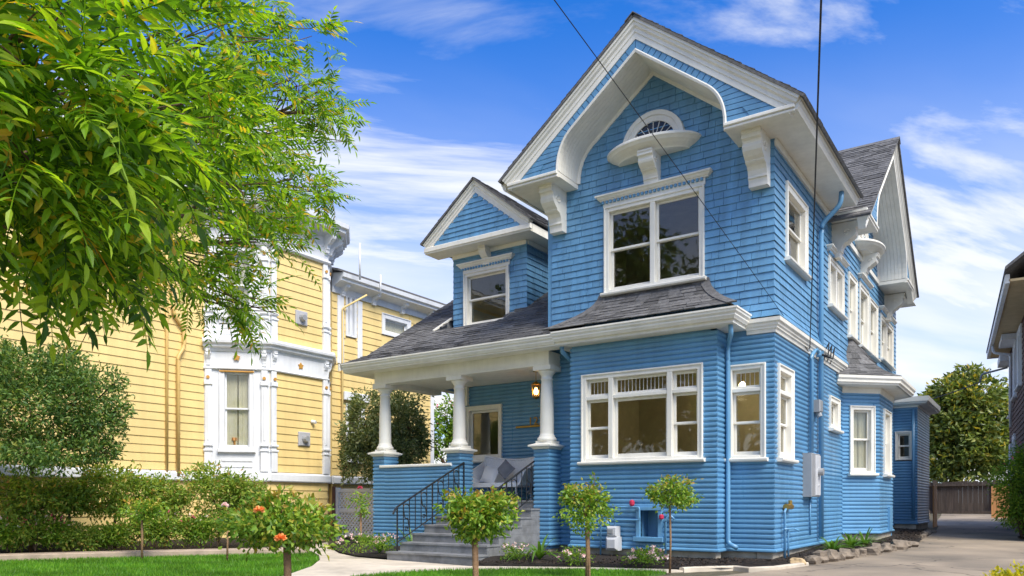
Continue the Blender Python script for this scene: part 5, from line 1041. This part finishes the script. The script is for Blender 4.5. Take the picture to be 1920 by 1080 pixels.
# --- standard roses in the front lawn
def rose(px, d, cy, blobs, n, ln, label, top=True, flowers=(), tr=.028, zb=-.12, double=False, grp='standard roses'):
    b = dep(px, d, zb); T = thing('standard_rose', b, label, 'rose tree', grp); bl = [eb(*q) for q in blobs]; cz = min(q[2]-q[5]*.5 for q in bl); c0 = V((np.mean([q[0] for q in bl]), np.mean([q[1] for q in bl]), cz))
    t = MB(); hub = V((b.x, b.y, cz)); t.tube([b, b.lerp(hub,.5)+V((.012,0,0)), hub], [tr, tr*.9, tr*.9], 8); limbs(t, hub, bl, tr*.5); t.build('trunk', 'barkpale', T, True)
    if double: t = MB(); o_ = RIGHT*.045; t.tube([b+o_, hub+o_*.6], .014, 6); t.build('stake', 'barkpale', T)
    foliage('crown', bl, n, ln, .55, 'lf_rose', T, shell=.3, clump=.20, nc=22, droop=.35, spread=.9, topmat='lf_rtop' if top else None, toplim=.5, topp=.5)
    for fx, fy, fr, fm in flowers:
        c = V(P3(fx, fy, d-1.05*bl[0][3])); n_ = 46; u = nrm(rng.normal(size=(n_, 3))); u[:, 2] = np.abs(u[:, 2])*.6; v, f = leaves(np.array(c)+u*fr*.25, u+rng.normal(size=(n_, 3))*.25, fr*.85, fr*.8, .1, -.2); npobj('flower', v, f, fm, T)
    return T
rose(538, 6.6, 985, [(530,985,6.6,95,52),(470,975,6.6,48,38),(585,985,6.6,46,44),(530,960,6.6,60,34)], 3000, .062, 'widest rose tree with an orange bloom, nearest on the left lawn', True, [(526,1010,.05,'orange'),(486,957,.045,'orange')], .036)
rose(889, 8.4, 965, [(895,960,8.4,62,40),(860,945,8.4,34,30),(930,950,8.4,38,30),(890,985,8.4,50,32)], 3000, .066, 'round rose tree with copper young leaves in front of the porch steps', True, (), .030, double=True)
rose(1100, 11.3, 950, [(1095,950,11.3,46,44),(1075,930,11.3,28,28),(1120,935,11.3,26,34),(1115,905,11.3,8,20)], 2000, .064, 'upright yellowish rose tree before the gas meter of the blue house', True, (), .028, double=True)
rose(1256, 12.4, 930, [(1258,930,12.4,42,36),(1235,925,12.4,26,20),(1285,932,12.4,26,20),(1260,908,12.4,22,18)], 1900, .062, 'slender dark leaved rose tree nearest the house corner', True, (), .020)
rose(266, 15.2, 960, [(262,960,15.2,34,26),(285,950,15.2,22,18)], 1300, .075, 'small thin rose tree in the left bed before the yellow house', True, (), .024)
rose(676, 16.6, 945, [(676,948,16.6,20,28)], 240, .07, 'small rose tree with red bloom before the white lattice', False, [(675,915,.055,'cerise')], .024)
rose(426, 14.8, 985, [(428,968,14.8,14,16)], 120, .07, 'thin rose with pale pink bloom behind the widest rose tree', False, [(422,948,.07,'pink')], .02)

# --- trees and big shrubs
tree('dark_shrub', tuple(dep(60,16.6,-.12)), 'large dark green shrub tree at the left edge before the yellow wall', [eb(60,765,15.2,120,110),eb(150,745,15.2,75,80),eb(30,690,15.2,90,50),eb(190,800,15.2,46,60),eb(90,850,15.2,110,36),eb(-60,760,15.2,90,110),eb(225,775,15.2,22,30),eb(120,665,15.2,40,26),eb(200,845,15.2,24,22),eb(215,715,15.2,20,24)], 26000, .095, .42, 'lf_dark', 0, r=.05, shell=.45, clump=.12, nc=70, droop=.0, cat='shrub')
tree('olive_tree', tuple(gnd(690,985,.1)), 'grey green olive tree behind the lattice fence', [eb(680,800,22,42,70),eb(750,790,22.5,52,60),eb(720,850,22,60,55),eb(770,830,23,36,60),eb(660,860,22,26,46)], 15000, .13, .36, 'lf_olive', 0, bark='bark', r=.13, shell=.4, clump=.13, nc=60, droop=.1)
tree('leafy_tree', tuple(dep(838,36,.2)), 'bright green tree seen through the porch behind the olive tree', [eb(835,830,36,40,70),eb(845,790,36,30,50),eb(810,850,36,22,46),eb(870,810,36,40,80),eb(905,820,36,40,70)], 3500, .2, .5, 'lf_bright', 0, r=.18, shell=.4, clump=.14, nc=40, topmat='cerise', toplim=.55, topp=.10)
tree('magnolia_tree', tuple(dep(1787,43,.42)), 'large spreading magnolia tree at the end of the driveway', [eb(1805,800,42,70,75),eb(1770,800,42,40,70),eb(1850,790,42,46,70),eb(1810,745,42,58,45),eb(1760,850,42,36,46),eb(1830,860,42,60,50),eb(1865,850,42,36,50),eb(1785,730,42,36,26),eb(1775,885,42,30,26),eb(1745,760,42,18,26),eb(1880,740,42,20,24),eb(1815,700,42,24,18)], 15000, .34, .45, 'lf_mag', 0, bark='barkpale', r=.24, shell=.35, clump=.13, nc=60, droop=.2, topmat='lf_magy', toplim=.55, topp=.35)
tree('right_bush', tuple(dep(1915,20,.1)), 'big feathery green bush at the right side of the driveway', [eb(1915,920,20,48,60),eb(1895,900,20,30,40),eb(1940,880,20,50,60),eb(1900,960,20,30,34),eb(1935,970,20,40,40)], 7500, .12, .26, 'lf_bright', 0, r=.08, shell=.35, clump=.14, nc=60, droop=.3, cat='bush', topmat='cerise', toplim=.7, topp=.05)
tree('golden_bush', tuple(dep(1895,9.0,-.12)), 'yellow leaved bush in the bottom right corner', [eb(1895,1086,8.8,36,20),eb(1870,1092,8.8,30,14),eb(1920,1080,8.8,26,26)], 750, .065, .5, 'lf_lime', 0, r=.02, shell=.3, clump=.2, nc=20, droop=.1, cat='bush')
for x, y_, lb in ((-9,-25,'leafy street tree mirrored in the right panes of the upper front window'),(-16,-27,'leafy street tree mirrored in the large bay window'),(-23,-25,'leafy street tree mirrored in the left panes of the upper front window')):
    tree('street_tree', (x,y_,-.2), lb, [(x,y_,7.5,3.4,3.0,3.4),(x-2,y_,5.6,2.4,2.4,2.4),(x+2.2,y_,6.2,2.4,2.4,2.6),(x,y_,12,3.2,2.6,3.2),(x+1,y_,15.6,2.2,2.,2.2)], 9000, .42, .5, 'lf_dark', 0, r=.25, shell=.3, clump=.16, nc=40)
tree('hedge_shrub', (-11.6,3.4,0), 'dark shrub showing through the openings of the white lattice', [(-12.4,3.5,.7,.9,.45,.75),(-11.2,3.5,.7,.9,.45,.75),(-10.2,3.4,.65,.7,.4,.7)], 5000, .12, .5, 'lf_dark', 0, r=.03, shell=.2, clump=.2, nc=40, cat='shrub')
# --- nandinas before the yellow house
nd = [((60,930,15.5,80,40),'feathery green bush below the dark shrub at the far left'),((215,915,16.0,70,48),'tall feathery nandina bush in the middle of the left bed'),((410,915,16.6,70,48),'round nandina bush beneath the white bay window'),((310,930,16.0,46,36),'yellow tinged nandina bush between two taller ones'),((130,925,15.6,50,30),'sparse low nandina bush over the yellow base'),((470,935,16.8,40,34),'small leafy bush right of the round nandina')]
for q, lb in nd:
    q = (q[0], q[1], 16.0+q[0]/400*2.0, q[3], q[4])
    tree('nandina_bush', tuple(dep(q[0],q[2],.0)), lb, [eb(*q),eb(q[0]-q[3]*.4,q[1]-q[4]*.5,q[2],q[3]*.5,q[4]*.6),eb(q[0]+q[3]*.45,q[1]+q[4]*.2,q[2],q[3]*.55,q[4]*.8),eb(q[0],q[1]+q[4]*.7,q[2],q[3]*.75,q[4]*.6)], int(50*q[3]), .115, .36, 'lf_nand', 0, r=.03, shell=.2, clump=.16, nc=40, droop=.25, cat='bush', group='nandina bushes in the left bed')
# --- low flowering plants along the left kerb
for k in range(14):
    px = 10+k*31+random.uniform(-8,8); py = 1003-4*math.sin(k*.9)-k*1.1; d = 15.75+px/400*1.75; base = dep(px, d, .0); T = thing('ground_cover_plant', tuple(base), ORD[k]+' low leafy plant from the left along the left lawn kerb', 'plant', 'low plants along the left kerb')
    foliage('crown', [eb(px,py,d,30,25)], 1000, .085, .42, 'lf_nand' if k%3 else 'lf_bright', T, shell=.2, clump=.25, nc=16, droop=.0, topmat='cerise' if k%2 else 'pink', toplim=.75, topp=.22)
    mb = MB()
    for j in range(4): mb.tube([base, V(P3(px+random.uniform(-14,14),py,d))], .008, 4)
    mb.build('stem', 'bark', T)
# --- pink flower clumps, straps
def clump(px, py, d, w, h, n, label, fm='pink', fp=.45):
    base = dep(px, d, -.08); T = thing('flower_clump', tuple(base), label, 'flowers', 'pale flowering clumps in the mulch'); foliage('leaf_mass', [eb(px,py,d,w,h)], n, .06, .4, 'lf_bright', T, shell=.2, clump=.25, nc=16, droop=-.2)
    bl = [eb(px,py-h*.15,d,w*1.02,h*.98)]; P, O, q = blobpts(bl, int(n*.5), .9, .05, 30); sel = q[:, 2] > -.15; P, O = P[sel], O[sel]; v, f = leaves(P, O*.4+rng.normal(size=P.shape)*.6, .04, .036); npobj('blossom', v, f, fm, T, kind='stuff')
clump(672,1020,15.6,38,18,500,'pale pink flower clump left of the porch steps'); clump(725,1018,15.4,22,16,260,'small pale flower clump touching the foot of the steps')
clump(968,1036,14.2,26,20,420,'white flower clump right of the steps','pink'); clump(1075,1048,13.6,28,18,420,'pink flower clump at the foot of the yellowish rose tree'); clump(1213,1046,13.4,38,20,520,'widest pale pink flower clump below the crawl vent'); 
def straps(name, base, n, ln, w, label, arch=.6, m='lf_strap'):
    T = thing(name, tuple(base), label, 'plant', None)
    for k in range(n):
        a = k*2.4+random.uniform(-.3,.3); L_ = ln*random.uniform(.6,1.1); el = random.uniform(.35,1.0); d = V((math.cos(a)*el, math.sin(a)*el, 1.1)).normalized(); s_ = V((-math.sin(a), math.cos(a), 0)); mb = MB(); pts = []
        for i in range(8):
            t = i/7; p = V(base)+d*L_*t+V((math.cos(a)*.25, math.sin(a)*.25, -arch))*L_*t*t*el; ww = w*(1-t)**.6*(.6+.8*min(1,t*4))*.5+.001; pts.append((p-s_*ww+V((0,0,.3*ww)), p, p+s_*ww+V((0,0,.3*ww))))
        mb.sheet(pts); mb.build('leaf', m, T)
straps('lily_plant', dep(1012,14.3,-.05), 16, .90, .06, 'broad strap leaved lily at the foot of the third pier', 1.0); straps('lily_plant', dep(1205,13.9,-.05), 8, .60, .04, 'thin strap leaved lily behind the widest flower clump', .9)
straps('lily_plant', dep(712,16.2,-.05), 14, .80, .06, 'strap leaved lily against the blue half wall left of the steps', .5); straps('lily_plant', dep(775,16.9,-.05), 10, .80, .055, 'upright strap leaved lily behind the stair railing', .3)
for x, y_, lb in ((.42,2.7,'strap leaved agapanthus nearest the corner in the side bed'),(.55,3.9,'middle of the three agapanthus plants in the side bed'),(.62,5.0,'agapanthus plant farthest along the side bed')): straps('agapanthus_plant', V((x,y_,gz(x,y_)+.05)), 30, .60, .045, lb, .7)

# --- foreground ash tree reaching in from the left
def frond_mesh(ln, npair, lw):
    vs = []; fs = []
    def leaflet(b, d, l, w):
        d = d.normalized(); s_ = d.cross(V((0,0,1))).normalized(); u = s_.cross(d); n = len(vs)
        vs.extend([b, b+d*l*.3+s_*w*.5+u*w*.12, b+d*l*.62+s_*w*.4-u*l*.02, b+d*l-u*l*.16, b+d*l*.62-s_*w*.4-u*l*.02, b+d*l*.3-s_*w*.5+u*w*.12, b+d*l*.5-u*w*.1]); fs.extend([(n,n+1,n+6),(n+1,n+2,n+6),(n+2,n+3,n+6),(n+3,n+4,n+6),(n+4,n+5,n+6),(n+5,n,n+6)])
    for k in range(npair):
        t = .18+.78*k/npair; c = V((ln*t, 0, -.28*ln*t*t)); l = lw*(1.0-.35*abs(t-.5)*1.2)
        for s_ in (-1, 1): leaflet(c, V((.62, s_*1., -.22+random.uniform(-.12,.12))), l*random.uniform(.85,1.1), l*.27)
    leaflet(V((ln*.96,0,-.27*ln)), V((1,0,-.5)), lw, lw*.27)
    st = MB(); st.v = [tuple(p) for p in vs]; st.f = fs; st.tube([(0,0,0),(ln*.35,0,-.035*ln),(ln*.7,0,-.14*ln),(ln*.97,0,-.27*ln)], .0022, 3, False); return st
FT = thing('ash_tree', tuple(dep(-420,6.2,-.12)), 'overhanging green ash tree with feathery leaves at the upper left', 'tree')
fm = [frond_mesh(random.uniform(.26,.36), random.choice([5,6,7]), random.uniform(.085,.105)) for _ in range(8)]; fme = []
for s_ in fm:
    me = bpy.data.meshes.new('leaf'); me.from_pydata(s_.v, [], s_.f); me.materials.append(M['lf_ash']); fme.append(me)
fb = [  # px,py,depth,wpx,hpx : clusters of the crown
 (60,60,2.7,150,110),(180,200,2.9,150,110),(60,300,2.8,130,120),(20,390,2.9,80,60),(100,465,3.4,80,40),(300,60,3.8,150,90),(330,230,4.0,130,110),(250,375,3.9,140,95),(400,60,4.8,100,80),(420,200,5.2,80,90),(420,340,5.0,100,100),(330,470,5.0,100,70),(420,530,5.6,60,60),(450,585,6.0,46,45),(510,25,6.0,45,40),(545,150,6.8,34,30),(585,205,7.0,36,26),(525,270,6.6,45,46),(550,335,6.6,36,30),(480,380,6.2,60,46),(560,375,7.0,26,18),(605,235,7.2,20,14),(200,510,4.4,70,40),(455,300,5.8,60,80),(-80,150,2.8,140,150),(-60,330,2.9,120,100),(140,380,3.4,120,110),(450,455,5.9,50,50),(465,110,5.8,55,60),(600,170,7.2,18,16),(500,440,6.6,26,34)]
fb += [(-230,40,3.8,150,120),(-300,260,4.4,150,110),(-480,120,5.4,150,130),(-420,-80,5.4,170,110),(-640,240,6.4,130,110),(-200,-120,4.4,150,90),(120,-90,3.6,150,70),(-620,20,6.6,140,110)]
bl = [eb(*q, dr=.45) for q in fb]
tb_ = V(dep(-420,6.2,-.12)); hub = V((tb_.x+.08, tb_.y+.05, 2.25)); mb = MB(); mb.tube([tb_+V((0,0,-.1)), tb_+V((0,0,.12)), tb_+V((.03,.02,.7)), tb_+V((.06,.02,1.6)), hub, hub+V((.02,.02,.35))], [.27,.21,.175,.16,.16,.13], 14); mb.build('trunk', 'bark', FT, True)
cents = [V(b[:3]) for b in bl]; K = 7; keys = [cents[int(i_*len(cents)/K)] for i_ in range(K)]
for _ in range(8):
    gr_ = [[] for _k in range(K)]
    for c in cents: gr_[min(range(K), key=lambda q_: (keys[q_]-c).length)].append(c)
    keys = [sum(g_, V((0,0,0)))/len(g_) if g_ else k_ for g_, k_ in zip(gr_, keys)]
for k_, g_ in zip(keys, gr_):
    if not g_: continue
    st = hub+V((random.uniform(-.03,.03),random.uniform(-.03,.03),random.uniform(-.25,.25))); e_ = hub.lerp(k_, .72); lift = .10*(k_-hub).length; jt = lambda f_: V((random.uniform(-f_,f_),random.uniform(-f_,f_),random.uniform(-f_,f_)))
    path = [st, st.lerp(e_,.28)+V((0,0,lift*.8))+jt(.05), st.lerp(e_,.55)+V((0,0,lift))+jt(.07), st.lerp(e_,.8)+V((0,0,lift*.6))+jt(.05), e_]; mb = MB(); mb.tube(path, [.10,.075,.058,.044,.034], 9); mb.build('limb', 'bark', FT, True)
    mb = MB()
    for c in g_:
        a_ = path[random.choice([2,3,4])]; mb.tube([a_, a_.lerp(c,.4)+jt(.1)+V((0,0,.06)), a_.lerp(c,.75)+jt(.08), c], [.026,.019,.013,.007], 6); b = bl[cents.index(c)]
        for _t in range(7): d = V((random.gauss(0,1),random.gauss(0,1),random.gauss(0,.7))).normalized(); o_ = a_.lerp(c,random.uniform(.5,1)); t_ = c+V((d.x*b[3],d.y*b[4],d.z*b[5]))*.85; mb.tube([o_, o_.lerp(t_,.5)+jt(.05), t_], [.008,.006,.003], 4)
    mb.build('branch', 'bark', FT, True)
area = np.array([(q[3]*q[4])/(1450/q[2])**2 for q in fb]); fr_ = []
for b, q, a in zip(bl, fb, area):
    n = int(26+a*(850 if q[2] < 4.5 else 600))
    Pn, On, qn = blobpts([b], n, .15, .2, 14)
    for i in range(n):
        d = V(On[i])*.8+V((random.gauss(0,.55), random.gauss(0,.55), random.gauss(.0,.42)))+RIGHT*.45; fr_.append((V(Pn[i]), d.normalized()))
cam_ = CAM
fr_.sort(key=lambda t: -((t[0]-cam_).dot(RIGHT)*.0)+(t[0]-cam_).length-2.2*min(0, (t[0]-cam_).dot(RIGHT)+1.6)*0)
vA = []; fA = []; nv = 0; npm = [(np.array([p for p in s_.v]), s_.f) for s_ in fm]
def inframe(p):
    r = p-cam_; z_ = r.dot(FWD); x_ = 960+1450*r.dot(RIGHT)/z_; y_ = 943-1450*r.z/z_; return 0 < x_ < 1900 and 0 < y_ < 1000
cnt = 0
for p, d in fr_:
    q = d.to_track_quat('X', 'Z'); k = random.randrange(8); sc = random.uniform(.7,1.15)*(1.05 if (p-cam_).length < 4.5 else .78); tw = Matrix.Rotation(random.uniform(-.7,.7), 4, 'X')
    mw = Matrix.Translation(p) @ q.to_matrix().to_4x4() @ tw @ Matrix.Scale(sc, 4)
    if cnt < 300 and inframe(p) and random.random() < .6:
        o = bpy.data.objects.new('leaf', fme[k]); COL.objects.link(o); o.parent = FT; o.matrix_basis = Matrix.Translation(-V(FT.location)) @ mw; cnt += 1
    else:
        Mx = np.array(mw); vv = npm[k][0] @ Mx[:3,:3].T+Mx[:3,3]; vA.append(vv); fA += [tuple(i+nv for i in f) for f in npm[k][1]]; nv += len(vv)
vA = np.concatenate(vA)-np.array(FT.location)
me = bpy.data.meshes.new('crown'); me.from_pydata(vA.tolist(), [], fA); me.materials.append(M['lf_ash']); o = bpy.data.objects.new('crown', me); COL.objects.link(o); o.parent = FT; o['kind'] = 'stuff'
